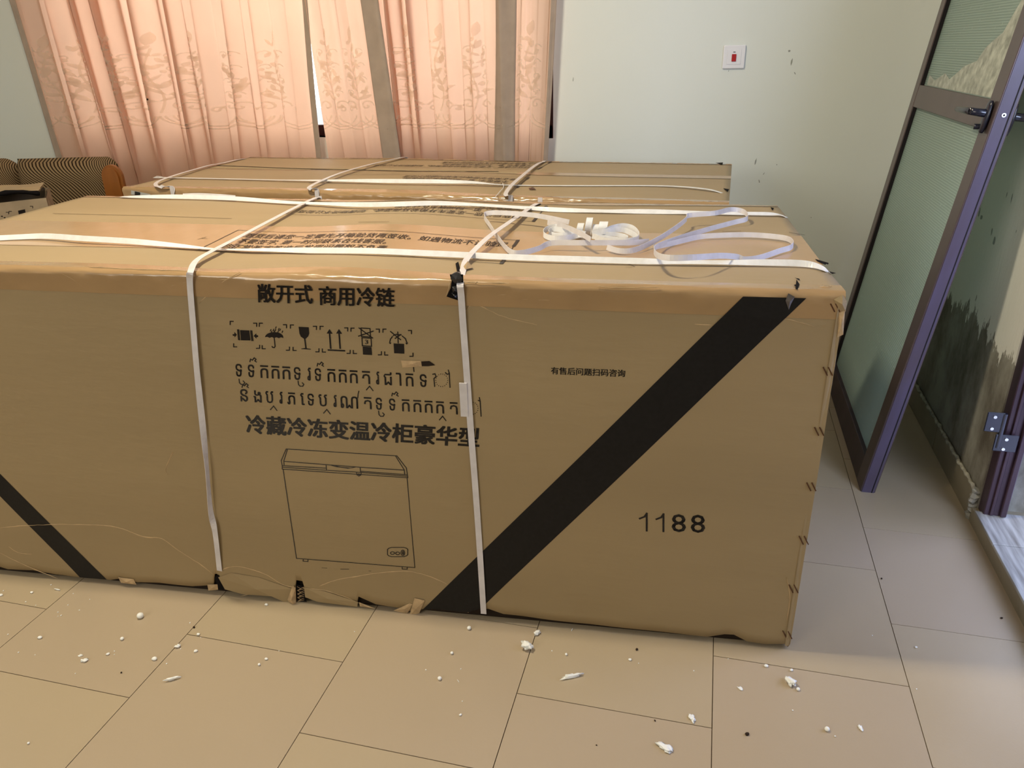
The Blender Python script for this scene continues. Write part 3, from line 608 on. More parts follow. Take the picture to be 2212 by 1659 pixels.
# ---- notice frames with lettering on the flaps
NOTE = ['到货后请您一定要先开箱验货再签收。如遇物流不让验货,', '不要签字, 第一时间联系在线客服。', '非正常签字签收后发现问题恕不负责']
def notice(c, fl_, fr, br, bl, flip=False):
    P = [c.T(*p) for p in (fl_, fr, br, bl)]
    def bi(s, t, off=0):
        if flip: s, t = 1-s, 1-t
        a = tuple(P[0][k]+(P[1][k]-P[0][k])*s for k in (0, 1)); b = tuple(P[3][k]+(P[2][k]-P[3][k])*s for k in (0, 1))
        return (a[0]+(b[0]-a[0])*t, a[1]+(b[1]-a[1])*t)
    fr_ = subdiv([bi(0, 0), bi(1, 0), bi(1, 1), bi(0, 1), bi(0, 0)], .05)
    c.put('notice_frame', [stroke(fr_, .0024), stroke([bi(1, 1), bi(1, .72)] if not flip else [bi(0, 1), bi(0, .72)], .008), stroke([bi(1, 0), bi(1, .18)] if not flip else [bi(0, 0), bi(0, .18)], .008)], c.tp, M['ink_thin'], .0016)
    for s, (a, b, t0, t1) in zip(NOTE, ((.06, .985, .66, .88), (.07, .60, .40, .61), (.05, .62, .14, .35))):
        V, Fc = text_geo(s, .007)
        c.put('lettering', [([bi(a+(b-a)*x, t0+(t1-t0)*y) for x, y in V], Fc)], c.tp, M['ink_thin'], .0016)
notice(A, (428, 541), (1083, 570), (1119, 520), (515, 498))
notice(A, (618, 463), (1152, 479), (1180, 446), (680, 436), True)
# ---- creases (thin worn ridges)
def crease(c, pts, conv, mapf, w=.003, nm='crease', h=.0012):
    P2 = spline([(*conv(*p), 0) for p in pts], 8); V = []; Fc = []
    for i, p in enumerate(P2):
        a, b = P2[max(i-1, 0)], P2[min(i+1, len(P2)-1)]; d = (b-a); d.normalize(); ww = w*(.35+.65*abs(noise.noise(Vector((p.x*40, p.y*40, 2))))*1.6)*min(1, i/3+.2, (len(P2)-1-i)/3+.2)
        j = .0012*noise.noise(Vector((p.x*60, p.y*60, 7)))
        for k, e in ((-1, .0002), (0, h), (1, .0002)): V.append(mapf(p.x-d.y*(ww/2*k+j), p.y+d.x*(ww/2*k+j), e))
    for i in range(len(P2)-1):
        for k in (0, 1): a = i*3+k; Fc.append((a, a+3, a+4, a+1))
    return mesh(nm, V, Fc, M['crease'], c.root, True)
for pts in ([(0, 1139), (60, 1134), (160, 1132), (250, 1137), (310, 1158), (350, 1162), (390, 1190), (430, 1215), (462, 1240)],
            [(20, 1180), (40, 1193), (70, 1196)], [(0, 1193), (50, 1218), (124, 1250)], [(475, 1233), (510, 1222), (570, 1238), (610, 1262), (640, 1270)],
            [(690, 1266), (740, 1250), (860, 1234), (920, 1243), (965, 1262)], [(655, 1270), (700, 1275), (745, 1290), (775, 1303)], [(560, 1262), (600, 1275), (634, 1290)],
            [(440, 602), (470, 604), (495, 602), (525, 590)], [(430, 655), (480, 610), (520, 588)], [(128, 588), (160, 605), (180, 620)], [(340, 640), (370, 618), (415, 606)],
            [(1004, 610), (1040, 611), (1100, 612)], [(1006, 672), (1028, 648), (1050, 640), (1095, 636)], [(1022, 655), (1045, 665), (1090, 685), (1160, 702)], [(1128, 646), (1155, 648), (1188, 648)], [(1020, 628), (1028, 612), (1032, 608)],
            [(375, 975), (360, 1010), (364, 1024)], [(1700, 1245), (1706, 1290), (1700, 1340)], [(1290, 618), (1340, 622), (1425, 620)], [(1500, 700), (1540, 702)],
            [(425, 585), (300, 582), (180, 576)], [(1690, 690), (1705, 690), (1760, 705)], [(520, 1288), (560, 1278), (600, 1275), (634, 1296)]):
    crease(A, pts, A.F, A.fp, .0034)
# a loose torn skin hanging down at the foot, a few torn flags of paper and the holes
def tear(c, pts, conv, mapf, mt, nm, off=.002, lift=.006):
    P2 = [conv(*p) for p in pts]; mx_ = sum(p[0] for p in P2)/len(P2); my = sum(p[1] for p in P2)/len(P2)
    V = [mapf(mx_, my, off+lift)]+[mapf(p[0], p[1], off) for p in P2]; n = len(P2)
    return mesh(nm, V, [(0, 1+i, 1+(i+1) % n) for i in range(n)], mt, c.root)
tear(A, [(472, 1246), (500, 1236), (560, 1246), (605, 1262), (634, 1272), (632, 1309), (604, 1289), (525, 1283), (486, 1273)], A.F, A.fp, M['card'], 'torn_flap', .001, .007)
tear(A, [(634, 1262), (640, 1268), (641, 1309), (634, 1312), (622, 1294)], A.F, A.fp, M['card_torn'], 'torn_flap', .004, .010)
tear(A, [(657, 1268), (700, 1276), (773, 1300), (772, 1311), (687, 1300), (659, 1290)], A.F, A.fp, M['card'], 'torn_flap', .001, .004)
tear(A, [(776, 1300), (812, 1313), (778, 1309)], A.F, A.fp, M['card_torn'], 'torn_flap', .002, .002)
tear(A, [(896, 1291), (918, 1296), (906, 1324), (884, 1331)], A.F, A.fp, M['card_torn'], 'torn_flap', .002, .005)
tear(A, [(850, 1318), (885, 1303), (892, 1305), (880, 1325)], A.F, A.fp, M['card_torn'], 'torn_flap', .001, .003)
tear(A, [(256, 1246), (290, 1250), (296, 1262), (262, 1258)], A.F, A.fp, M['card_torn'], 'torn_flap', .001, .004)
tear(A, [(448, 1262), (470, 1262), (471, 1274), (450, 1276)], A.F, A.fp, M['card_torn'], 'torn_flap', .001, .004)
tear(A, [(464, 1246), (473, 1240), (479, 1252), (484, 1275), (470, 1272)], A.F, A.fp, M['hole'], 'torn_hole', .0008, .0)
tear(A, [(639, 1262), (654, 1264), (660, 1292), (663, 1300), (642, 1299)], A.F, A.fp, M['hole'], 'torn_hole', .0010, .0)
hz = [stroke([A.F(643+k % 2*8, 1266+k*4), A.F(650-k % 2*6, 1270+k*4), A.F(657, 1267+k*4)], .0012) for k in range(8)]
A.put('corrugation', hz, A.fp, M['card_torn'], .0024)
A.put('torn_hole', [poly(hole)], A.fp, M['hole'], .0024)
for pts in ([(976, 592), (992, 588), (1000, 600), (996, 612), (984, 612), (974, 602)], [(977, 618), (990, 616), (991, 632), (978, 634)], [(975, 632), (990, 634), (990, 646), (980, 640)]):
    tear(A, pts, A.F, A.fp, M['plastic'], 'black_wrap', .003, .006)
tear(A, [(963, 641), (973, 622), (975, 606), (972, 606), (969, 622)], A.F, A.fp, M['card_torn'], 'torn_flap', .003, .002)
tear(A, [(996, 646), (1001, 650), (1002, 664), (994, 664)], A.F, A.fp, M['card_torn'], 'torn_flap', .003, .002)
tear(A, [(984, 571), (990, 567), (994, 582), (994, 592), (987, 588)], A.T, A.tp, M['hole'], 'torn_hole', .002, .001)
tear(A, [(975, 596), (983, 590), (995, 590), (996, 598)], A.T, A.tp, M['plastic'], 'black_wrap', .003, .003)
tear(A, [(1001, 580), (1010, 575), (1018, 578), (1022, 582), (1006, 586)], A.T, A.tp, M['card_torn'], 'torn_flap', .004, .012)
tear(A, [(867, 778), (910, 779), (912, 791), (870, 793)], A.F, A.fp, M['card_torn'], 'peeled_patch', .0012, .0015)
tear(A, [(911, 780), (928, 779), (941, 788), (926, 790), (912, 790)], A.F, A.fp, M['dark'], 'torn_hole', .0014, 0)
for pts in ([(1716, 602), (1726, 604), (1728, 608)], [(1720, 606), (1727, 616), (1722, 628), (1718, 626)], [(1714, 618), (1720, 616), (1722, 622)]):
    tear(A, pts, A.T, A.tp, M['hole'], 'torn_hole', .002, 0)
tear(A, [(1702, 632), (1716, 640), (1708, 655), (1703, 668), (1696, 648)], A.F, A.fp, mat('wrinkled_dark_tape', (.07, .06, .06), .3, .5, var=.5, vscale=60), 'wrinkled_tape', .004, .003)
for pts in ([(1760, 561), (1790, 570), (1782, 574), (1765, 566)], [(1780, 567), (1790, 571), (1788, 574)], [(1664, 449), (1672, 451), (1668, 456)], [(1790, 588), (1806, 592), (1797, 594)]):
    tear(A, pts, A.T, A.tp, M['hole'], 'torn_hole', .002, 0)
for g in (stroke([A.T(1350, 568), A.T(1360, 572), A.T(1371, 577)], .0014), stroke([A.T(1352, 578), A.T(1366, 578)], .0012), stroke([A.T(428, 518), A.T(445, 513)], .002), stroke([A.T(436, 516), A.T(448, 517)], .0015)): A.put('scratch', [g], A.tp, M['speck'], .0012)
# crumpled right corner column and its staples
V = []; Fc = []; n = 60
for i in range(n+1):
    z = .012+(H-.02)*i/n
    a = .010*(noise.noise(Vector((0, 0, z*7)))+.5*noise.noise(Vector((3, 0, z*25))))
    for k in range(9):
        t = k/8*math.pi/2*1.15; r = .014+a*.35*math.sin(2*t)
        V.append(Vector((-.013+r*math.sin(t)+.0015, .012-r*math.cos(t)-.0012, z)))
for i in range(n):
    for k in range(8): q = i*9+k; Fc.append((q, q+1, q+10, q+9))
mesh('crushed_corner', V, Fc, M['card'], A.root, True)
# crushed upper corner cap
bm = bmesh.new(); bmesh.ops.create_icosphere(bm, subdivisions=3, radius=1)
for v in bm.verts:
    q = v.co.copy(); e = 1+.2*noise.noise(q*2.5); v.co = Vector((-.028+.030*q.x*e, .03+.030*q.y*e, H-.022+.024*q.z*e))
from_bm('crushed_corner_cap', bm, M['tape'], A.root, True)
tear(A, [(1800, 646), (1820, 636), (1829, 650), (1826, 672), (1812, 668)], A.F, A.fp, M['card'], 'torn_flap', .002, .006)
tear(A, [(1812, 672), (1825, 668), (1821, 722), (1808, 728)], A.F, A.fp, M['card_torn'], 'torn_flap', .001, .004)
st = bmesh.new()
for x, y in ((1803, 664), (1787, 801), (1768, 930), (1751, 1049), (1735, 1165), (1713, 1270), (1700, 1370)):
    for dx in (-6, 5):
        a = A.F(x+dx-3, y-8); b = A.F(x+dx+5, y+8); v, f = stroke([a, b], .0022)
        mesh('staple', [A.fp(p[0], p[1], .0005) for p in v]+[A.fp(p[0], p[1], .0022) for p in v], [(7, 6, 5, 4), (0, 1, 5, 4), (1, 2, 6, 5), (2, 3, 7, 6), (3, 0, 4, 7)], M['staple'], A.root)
st.free()
# ---- straps round the carton
def strap(c, pts, wdirs, mt, nm='strap', width=.0135, th=.0009):
    P3 = spline([p for p in pts], 6); W3 = spline(wdirs, 6)
    v, f = ribbon_geo(P3, lambda i: W3[min(i, len(W3)-1)], width, th); return mesh(nm, v, f, mt, c.root, False)
def top_run(c, L_, w=(0, 1, 0)):
    out = []; ws = []
    for p in L_:
        x, y, h = p[:3]; q = c.T(x, y, h); q = (q[0], min(c.D+.001, max(-.001, q[1]))); out.append(c.tp(q[0], q[1], h)); ws.append(p[3] if len(p) > 3 else w)
    return out, ws
X1 = (1, 0, 0); Y1 = (0, 1, 0); ZT_ = (0, .45, .9)
# left cross strap: up the front, over the top, down behind
def cross(c, fr_, tp_, lift, mt):
    P_ = []; Wd = []
    for p in fr_:
        x, y, o = p[:3]; u, z = c.F(x, y, o); z = max(z, .004); P_.append(c.fp(u, z, o)); Wd.append(p[3] if len(p) > 3 else X1)
    pts, w = top_run(c, tp_, X1); P_ += pts; Wd += w
    q = P_[-1]; P_ += [Vector((q.x, c.D+.004, c.H-.02)), Vector((q.x, c.D+.004, c.H-.05)), Vector((q.x, c.D+.004, .01))]; Wd += [X1]*3
    return strap(c, P_, Wd, mt)
cross(A, [(475, 1232, .003), (466, 1150, .008), (456, 1100, .011, (.35, 1, 0)), (448, 1010, .012, (.12, 1, 0)), (438, 910, .009, (.8, .5, 0)), (427, 800, .008), (418, 700, .007), (410, 610, .006), (412, 586, .008)],
      [(425, 562, .012), (460, 541, .014), (520, 510, .014), (580, 478, .013), (640, 447, .010), (672, 432, .006), (688, 428, .003)], 0, M['strap2'])['label'] = 'left strap round the carton'
cross(A, [(1045, 1325, .003), (1037, 1200, .004), (1028, 1060, .004), (1018, 930, .005), (1008, 800, .005), (1000, 700, .005), (996, 640, .006), (994, 612, .004)],
      [(1001, 580, .003), (1008, 560, .010), (1030, 535, .018), (1060, 508, .022), (1100, 480, .018), (1130, 459, .012), (1150, 445, .005), (1163, 440, .002)], 0, M['strap2'])['label'] = 'middle strap round the carton'
def long_(c, pts, mt, **k): P_, Wd = top_run(c, pts, Y1); return strap(c, P_, Wd, mt, **k)
T6 = (0, .6, .8); T4 = (0, .9, .42)
s1 = long_(A, [(-40, 516, .008, T6), (40, 512, .009, T6), (100, 510, .012, ZT_), (180, 515, .014, ZT_), (280, 521, .012, ZT_), (380, 530, .009, T4), (450, 537, .006), (500, 539, .006), (600, 540, .008, T4), (680, 541, .009, T6), (800, 542, .010, T6), (900, 546, .010, T6), (1010, 551, .010, T6), (1120, 556, .010, T6), (1250, 560, .010, T6), (1380, 564, .009, T6), (1470, 566, .008, T4), (1560, 567, .008, T4), (1650, 567, .009, T6), (1730, 569, .009, ZT_), (1768, 576, .006, T4), (1788, 588, .0)], M['strap'])
s1['label'] = 'front lengthwise white strap on the top'
s2 = long_(A, [(262, 425, .004), (300, 425, .007, T4), (400, 425, .010, ZT_), (510, 429, .010, T6), (620, 437, .008, T4), (700, 440, .010, T4), (780, 442, .013, ZT_), (860, 441, .015, ZT_), (940, 439, .014, T6), (1020, 442, .010, T4), (1120, 448, .008, T4), (1200, 453, .007, T6), (1300, 456, .007, T4), (1400, 457, .007, T6), (1500, 459, .007, T4), (1600, 461, .007, T4), (1660, 462, .007, T4), (1685, 464, .005), (1700, 470, .0)], M['strap'])
s2['label'] = 'rear lengthwise white strap on the top'
P_, Wd = top_run(A, [(395, 423, .009), (430, 422, .011), (470, 424, .012), (508, 427, .011)], ZT_)
strap(A, P_, Wd, M['strap2'], 'strap_splice', .0142)['label'] = 'matte overlap where the strap is joined'
q = A.F(1005, 862); box('strap_splice', q[0]-.009, q[0]+.007, A.front(*q)-.0075, A.front(*q)-.0045, q[1]-.036, q[1]+.04, M['strap2'], A.root)
# ---------------------------------------------------------------- second carton, behind
def topB(u, v):
    k = min(1, max(0, v/.05))*min(1, max(0, (.82-v)/.05))
    return k*(.010*gauss(u, -1.0, .25)*gauss(v, .2, .3)+.003*noise.noise(Vector((u*2.2, v*2, 8)))-.002) + .004*gauss(u, -1.4, .3)
def frontB(u, z): return -.003*noise.noise(Vector((u*2, z*3, 15)))
oB = on_z(1575, 439, .83); oB.z = 0; pl = on_z(268, 404, .83)
thB = math.atan2(pl.y-oB.y, pl.x-oB.x)-math.pi
thB = (thB+math.pi) % (2*math.pi)-math.pi
B = Carton('freezer_carton', (oB.x, oB.y, 0), thB, math.hypot(pl.x-oB.x, pl.y-oB.y)+.01, .815, .83, topB, frontB,
           'second brown freezer carton behind the front one, under the curtains, with a split top seam')
H = B.H
n, k = 60, 10; vs = []; fs = []
for i in range(n+1):
    for j in range(k+1):
        u = -B.L+B.L*i/n; z = .004+(H-.018)*j/k; vs.append(Vector((u, B.front(u, z), z)))
for i in range(n):
    for j in range(k): a = i*(k+1)+j; fs.append((a, a+k+1, a+k+2, a+1))
mesh('front_panel', vs, fs, M['card'], B.root, True)
for nm, x0_, x1_, y0_, y1_ in (('side_panel', -.006, -.001, .004, B.D-.004), ('side_panel', -B.L+.001, -B.L+.006, .004, B.D-.004), ('back_panel', -B.L+.006, -.006, B.D-.006, B.D)):
    box(nm, x0_, x1_, y0_, y1_, 0, H-.012, M['card'], B.root)
vseam = B.T(700, 366)[1]
flap(B, .014, vseam-.006, 'top_flap', M['card_top']); flap(B, vseam+.004, B.D-.012, 'top_flap', M['card_top'])
edge_tape(B, 'front', .045, .05, M['tape'], 'edge_tape', seed=11, amp=.0022)
edge_tape(B, 'back', .03, .04, M['tape'], 'edge_tape', seed=14)
B.put('seam_tape', [([(-.75+.75*i/30, v) for i in range(31) for v in (vseam-.03, vseam, vseam+.03)], [(i*3+j, i*3+3+j, i*3+4+j, i*3+1+j) for i in range(30) for j in (0, 1)])], B.tp, M['clear_tape'], .001)
B.put('open_seam', [stroke(subdiv([B.T(470, 358), B.T(700, 366), B.T(900, 371), B.T(1075, 371)], .05), .0085)], B.tp, M['hole'], .0012)
notice(B, (668, 396), (1117, 406), (1142, 384), (735, 378), True)
notice(B, (792, 361), (1162, 366), (1190, 350), (832, 346), True)
B.put('printed_line', [stroke(subdiv([B.T(460, 357), B.T(495, 347), B.T(560, 338)], .05), .003), stroke(subdiv([B.T(340, 382), B.T(700, 393)], .05), .002)], B.tp, M['ink_thin'], .0013)
q0, q1, q2, q3 = B.F(284, 411), B.F(326, 419), B.F(324, 424), B.F(284, 420)
B.put('sticker', [poly([q3, q2, q1, q0])], B.fp, M['sticker'], .003)
B.put('sticker_print', [poly([B.F(292, 421), B.F(304, 423), B.F(304, 415.5), B.F(292, 413)])], B.fp, M['ink'], .0036)
tear(B, [(1142, 407), (1152, 405), (1158, 411), (1144, 411)], B.T, B.tp, M['staple'], 'torn_hole', .002, .003)
tear(B, [(330, 386), (338, 382), (352, 383), (346, 387)], B.T, B.tp, M['sticker'], 'torn_flap', .003, .005)
tear(B, [(1545, 353), (1562, 352), (1560, 357)], B.T, B.tp, M['hole'], 'torn_hole', .002, 0)
tear(B, [(1562, 408), (1575, 410), (1572, 416)], B.T, B.tp, M['hole'], 'torn_hole', .002, 0)
for pts in ([(330, 416, .002), (328, 405, .006), (340, 393, .012), (370, 381, .012), (420, 366, .010), (470, 354, .006)],
            [(656, 420, .004), (660, 408, .010), (690, 392, .014), (740, 372, .014), (800, 355, .012), (850, 344, .008), (876, 340, .003)],
            [(1092, 432, .003), (1092, 420, .008), (1105, 400, .014), (1130, 378, .014), (1155, 358, .010), (1172, 350, .004)]):
    P_, Wd = top_run(B, pts, X1); q = P_[0]; P_ = [Vector((q.x, -.005, .02)), Vector((q.x, -.005, H-.06)), Vector((q.x, -.005, H-.02))]+P_; Wd = [X1]*3+Wd
    q = P_[-1]; P_ += [Vector((q.x, B.D+.004, H-.02)), Vector((q.x, B.D+.004, H-.2))]; Wd += [X1, X1]; strap(B, P_, Wd, M['strap2'])
P_, Wd = top_run(B, [(335, 383, .004), (480, 386, .004), (620, 389, .006), (740, 390, .010, T4), (840, 391, .013, ZT_), (940, 392, .014, ZT_), (1020, 394, .012, T4), (1070, 398, .007), (1110, 400, .003), (1250, 401, .003), (1400, 401, .003), (1470, 403, .005), (1530, 409, .006), (1560, 417, .0)], Y1)
strap(B, P_, Wd, M['strap'])['label'] = 'lengthwise white strap on the top'
v, f = tube_geo(spline([B.tp(*B.T(x, y), .006) for x, y in ((1086, 400), (1088, 408), (1080, 418), (1070, 430))], 5), .0012, 5); mesh('loose_thread', v, f, M['strap'], B.root)
# ---------------------------------------------------------------- loose strap and its knotted bundle, on top of the front carton
c5 = lambda x, y, h: (1000+x/2.572, 400+y/2.572, h)
def on_edge(path, width, mt, tilt=.35):
    P_, _ = top_run(A, [c5(*p) for p in path]); P3 = spline(P_, 6)
    return ribbon_geo(P3, lambda i: (0, tilt, 1), width, .0009)
g1 = on_edge([(710, 302, .034), (640, 262, .036), (560, 228, .030), (470, 208, .022)], .0115, 0)
g2 = on_edge([(590, 205, .028), (480, 182, .030), (380, 165, .030), (240, 155, .028), (150, 154, .024), (118, 172, .018), (150, 225, .014), (200, 300, .012), (262, 368, .010), (330, 375, .009), (420, 352, .012), (490, 322, .018), (650, 320, .020), (800, 320, .018), (930, 320, .014), (1035, 312, .010)], .0120, 0)
g3 = on_edge([(800, 345, .012), (870, 365, .010), (960, 358, .010), (1080, 302, .014), (1180, 238, .020), (1240, 190, .026), (1255, 168, .028), (1400, 155, .030), (1490, 135, .028), (1560, 148, .022), (1580, 185, .016), (1500, 208, .012), (1380, 240, .010), (1250, 278, .010), (1120, 322, .014), (1064, 352, .024), (1078, 388, .036), (1150, 404, .040), (1300, 400, .038), (1430, 392, .026), (1520, 398, .016), (1565, 412, .010), (1650, 402, .009), (1760, 365, .009), (1822, 345, .010), (1832, 318, .010), (1780, 292, .010), (1600, 276, .010), (1400, 280, .010), (1300, 290, .009), (1180, 318, .009), (1060, 345, .008)], .0118, 0)
ls = empty('loose_strap', A.o+A.bx*(-.45)+A.by*.35+Vector((0, 0, A.H)), A.th)
tag(ls, 'long clear plastic strap lying loose in wide loops on the front carton', 'strap')
off = Vector((.45, -.35, -A.H))
for g in (g1, g2, g3): mesh('strap_length', [v+off for v in g[0]], g[1], M['strap2'], ls)
c3 = lambda x, y, h: (1120+x/6.9125, 420+y/6.9125, h)
kb = empty('strap_bundle', A.o+A.bx*(-.52)+A.by*.40+Vector((0, 0, A.H)), A.th)
tag(kb, 'glossy white strap wound up and knotted into a bow shaped bundle on the front carton', 'strap bundle')
off = Vector((.52, -.40, -A.H))
def bl(pts, width=.0125, tilt=.25, nm='coil'):
    P_, _ = top_run(A, [c3(*p) for p in pts]); v, f = ribbon_geo(spline(P_, 6), lambda i: (0, tilt, 1), width, .0009)
    return mesh(nm, [q+off for q in v], f, M['strap'], kb)
bl([(1000, 600, .012), (850, 620, .010), (700, 650, .009), (520, 655, .009), (400, 620, .009), (375, 570, .012), (440, 510, .018), (580, 480, .022), (720, 520, .020), (860, 560, .016), (1000, 590, .014)])
bl([(1000, 600, .014), (820, 600, .012), (660, 610, .011), (500, 600, .010), (460, 570, .014), (520, 520, .020), (640, 530, .020), (780, 570, .016), (900, 590, .014)])
bl([(1100, 580, .016), (1250, 560, .020), (1400, 500, .024), (1560, 470, .026), (1700, 500, .022), (1785, 580, .016), (1790, 650, .010), (1700, 700, .008), (1500, 720, .008), (1300, 690, .009), (1150, 640, .010)])
bl([(1100, 590, .016), (1300, 550, .022), (1450, 520, .024), (1600, 540, .020), (1720, 600, .014), (1770, 660, .009), (1650, 690, .008), (1450, 680, .008), (1250, 650, .010), (1100, 620, .012)])
bl([(1150, 600, .014), (1330, 590, .016), (1480, 600, .014), (1620, 640, .010), (1600, 680, .008), (1400, 660, .009), (1200, 630, .010)], .010)
for x, rx, rz in ((905, .017, .0150), (1035, .018, .0215), (1135, .013, .0140), (1245, .019, .0165)):
    q = A.T(*c3(x, 655, 0)); c0 = A.tp(q[0], q[1]+rx, 0); pts = []
    for i in range(29):
        t = 2*math.pi*i/28; pts.append(c0+Vector((.003*math.sin(t), rx*math.cos(t), .002+rz+rz*math.sin(t)))+off)
    v, f = ribbon_geo(pts, lambda i: (1, 0, 0), .0150 if x != 1245 else .0205, .0009); mesh('wrap', v, f, M['strap'], kb)
# ---------------------------------------------------------------- leaning door leaf
lean = .131; ca = 1/math.hypot(1, lean)
lf = empty('door_leaf', (.507, 2.172, 0))
lf.rotation_euler = (0, math.atan(lean), 0)   # local z runs up the leaning leaf, local x through its thickness
tag(lf, 'detached brown aluminium door leaf with frosted glass leaning against the right wall', 'door')
T_, Wd_, Hh = .042, .90, 1.83
zoff = .0
box('stile', 0, T_, 0, .075, 0, Hh, M['alu'], lf, .002)
box('stile', 0, T_, Wd_-.055, Wd_, 0, Hh, M['alu'], lf, .002)
for a, b in ((0, .085), (1.045, 1.115), (Hh-.08, Hh)): box('rail', 0.001, T_-.001, .0755, Wd_-.0555, a, b, M['alu'] if a else M['alu_dark'], lf, .0015)
box('protective_film', .004, T_-.004, -.0016, -.0003, .0, Hh-.01, M['film'], lf)['label'] = 'purple film along the near edge'
box('edge_groove', .030, .033, -.0022, -.0003, .0, Hh-.01, M['gasket'], lf)
def frosted():
    m = bpy.data.materials.new('frosted_patterned_glass'); m.use_nodes = True; nt = m.node_tree; b = nt.nodes['Principled BSDF']
    b.inputs['Roughness'].default_value = .32; b.inputs['Transmission Weight'].default_value = .1; b.inputs['IOR'].default_value = 1.3
    tc = nt.nodes.new('ShaderNodeTexCoord'); w = nt.nodes.new('ShaderNodeTexWave'); w.wave_type = 'BANDS'; w.bands_direction = 'Z'; w.inputs['Scale'].default_value = 46; w.inputs['Distortion'].default_value = .6; w.inputs['Detail'].default_value = 1
    nt.links.new(tc.outputs['Object'], w.inputs['Vector']); v = nt.nodes.new('ShaderNodeTexVoronoi'); v.inputs['Scale'].default_value = 34; nt.links.new(tc.outputs['Object'], v.inputs['Vector'])
    mr = nt.nodes.new('ShaderNodeMapRange'); mr.inputs['From Min'].default_value = .10; mr.inputs['From Max'].default_value = .16; mr.inputs['To Min'].default_value = 1; mr.inputs['To Max'].default_value = 0; nt.links.new(v.outputs['Distance'], mr.inputs['Value'])
    ad = nt.nodes.new('ShaderNodeMath'); ad.operation = 'ADD'; nt.links.new(w.outputs['Fac'], ad.inputs[0]); nt.links.new(mr.outputs[0], ad.inputs[1])
    cr_ = nt.nodes.new('ShaderNodeValToRGB'); cr_.color_ramp.elements[0].position = .2; cr_.color_ramp.elements[0].color = (.36, .47, .44, 1); cr_.color_ramp.elements[1].position = 1; cr_.color_ramp.elements[1].color = (.58, .70, .66, 1)
    nt.links.new(ad.outputs[0], cr_.inputs[0]); nt.links.new(cr_.outputs[0], b.inputs['Base Color'])
    bp = nt.nodes.new('ShaderNodeBump'); bp.inputs['Strength'].default_value = .5; bp.inputs['Distance'].default_value = .001; nt.links.new(ad.outputs[0], bp.inputs['Height']); nt.links.new(bp.outputs[0], b.inputs['Normal'])
    tl = nt.nodes.new('ShaderNodeBsdfTranslucent'); tl.inputs['Color'].default_value = (.72, .86, .80, 1); ms = nt.nodes.new('ShaderNodeMixShader'); ms.inputs[0].default_value = .42
    nt.links.new(b.outputs[0], ms.inputs[1]); nt.links.new(tl.outputs[0], ms.inputs[2]); nt.links.new(ms.outputs[0], nt.nodes['Material Output'].inputs['Surface']); return m
M['frost'] = frosted()
for a, b in ((.085, 1.045), (1.115, Hh-.08)):
    g = box('glass_pane', .014, .020, .0755, Wd_-.0555, a+.0005, b-.0005, M['frost'], lf)
    box('glazing_bead', .002, .013, Wd_-.063, Wd_-.0557, a+.001, b-.001, M['gasket'], lf)
# remains of whitish film on the upper pane
M['residue'] = mat('dried_film_residue', (.46, .50, .45), .7, .2, var=.4, vscale=40)
V = [(.0133, .085, 1.118), (.0133, .80, 1.118), (.0133, .81, 1.150), (.0133, .72, 1.135), (.0133, .62, 1.160), (.0133, .55, 1.145), (.0133, .44, 1.185), (.0133, .34, 1.200), (.0133, .30, 1.235), (.0133, .20, 1.27), (.0133, .085, 1.42)]
mesh('film_residue', V, [tuple(range(len(V)))], M['residue'], lf)
# handles both sides
def roundbar(pts, r, nm, par, n=12):
    v, f = tube_geo(spline(pts, 5), r, n); return mesh(nm, v, f, M['black'], par, True)
HZ = 1.082; HY = .035
for sgn, x0_ in ((-1, -.001), (1, T_+.001)):
    bm = bmesh.new(); bmesh.ops.create_uvsphere(bm, u_segments=20, v_segments=12, radius=1)
    for v in bm.verts: v.co = Vector((x0_+sgn*.006+v.co.x*.008, HY+v.co.y*.017, HZ-.006+max(-1, min(1, v.co.z*1.25))*.038))
    from_bm('handle_plate', bm, M['black'], lf, True)
    roundbar([(x0_+sgn*.006, HY, HZ+.002), (x0_+sgn*.030, HY, HZ+.002), (x0_+sgn*.044, HY+.012, HZ+.002), (x0_+sgn*.048, HY+.05, HZ+.001), (x0_+sgn*.048, HY+.10, HZ)], lambda i: .0105-.0002*i, 'handle_lever', lf)
roundbar([(-.006, HY+.012, HZ-.03), (-.022, HY+.014, HZ-.032)], .007, 'lock_knob', lf)
cyl('latch_screw', (T_*.45, -.0018, HZ+.004), (T_*.45, -.004, HZ+.004), .0052, M['screw'], lf, 14)
cyl('latch_screw_slot', (T_*.45, -.0041, HZ+.004), (T_*.45, -.0046, HZ+.004), .0022, M['gasket'], lf, 8)
# ---------------------------------------------------------------- wall switch
c0 = on_y(1585.5, 123, YW)
sw = empty('wall_switch', (c0.x, YW, c0.z)); tag(sw, 'square white switch plate with a red rocker on the bare wall', 'switch')
a = .0425
bm = bmesh.new(); bm_box(bm, -a, a, -.009, -.0002, -a*1.02, a*1.02, .004, 3); from_bm('plate', bm, M['white'], sw)
bm = bmesh.new(); bm_box(bm, -a*.64, a*.64, -.0105, -.009, -a*.64, a*.64, .0008); from_bm('inner_plate', bm, M['white'], sw)
box('rocker', -.0085, .0085, -.0145, -.0105, -.0165, .0105, M['red'], sw, .001)
box('indicator', -.0045, .0045, -.0112, -.0105, .0165, .0190, M['gasket'], sw)
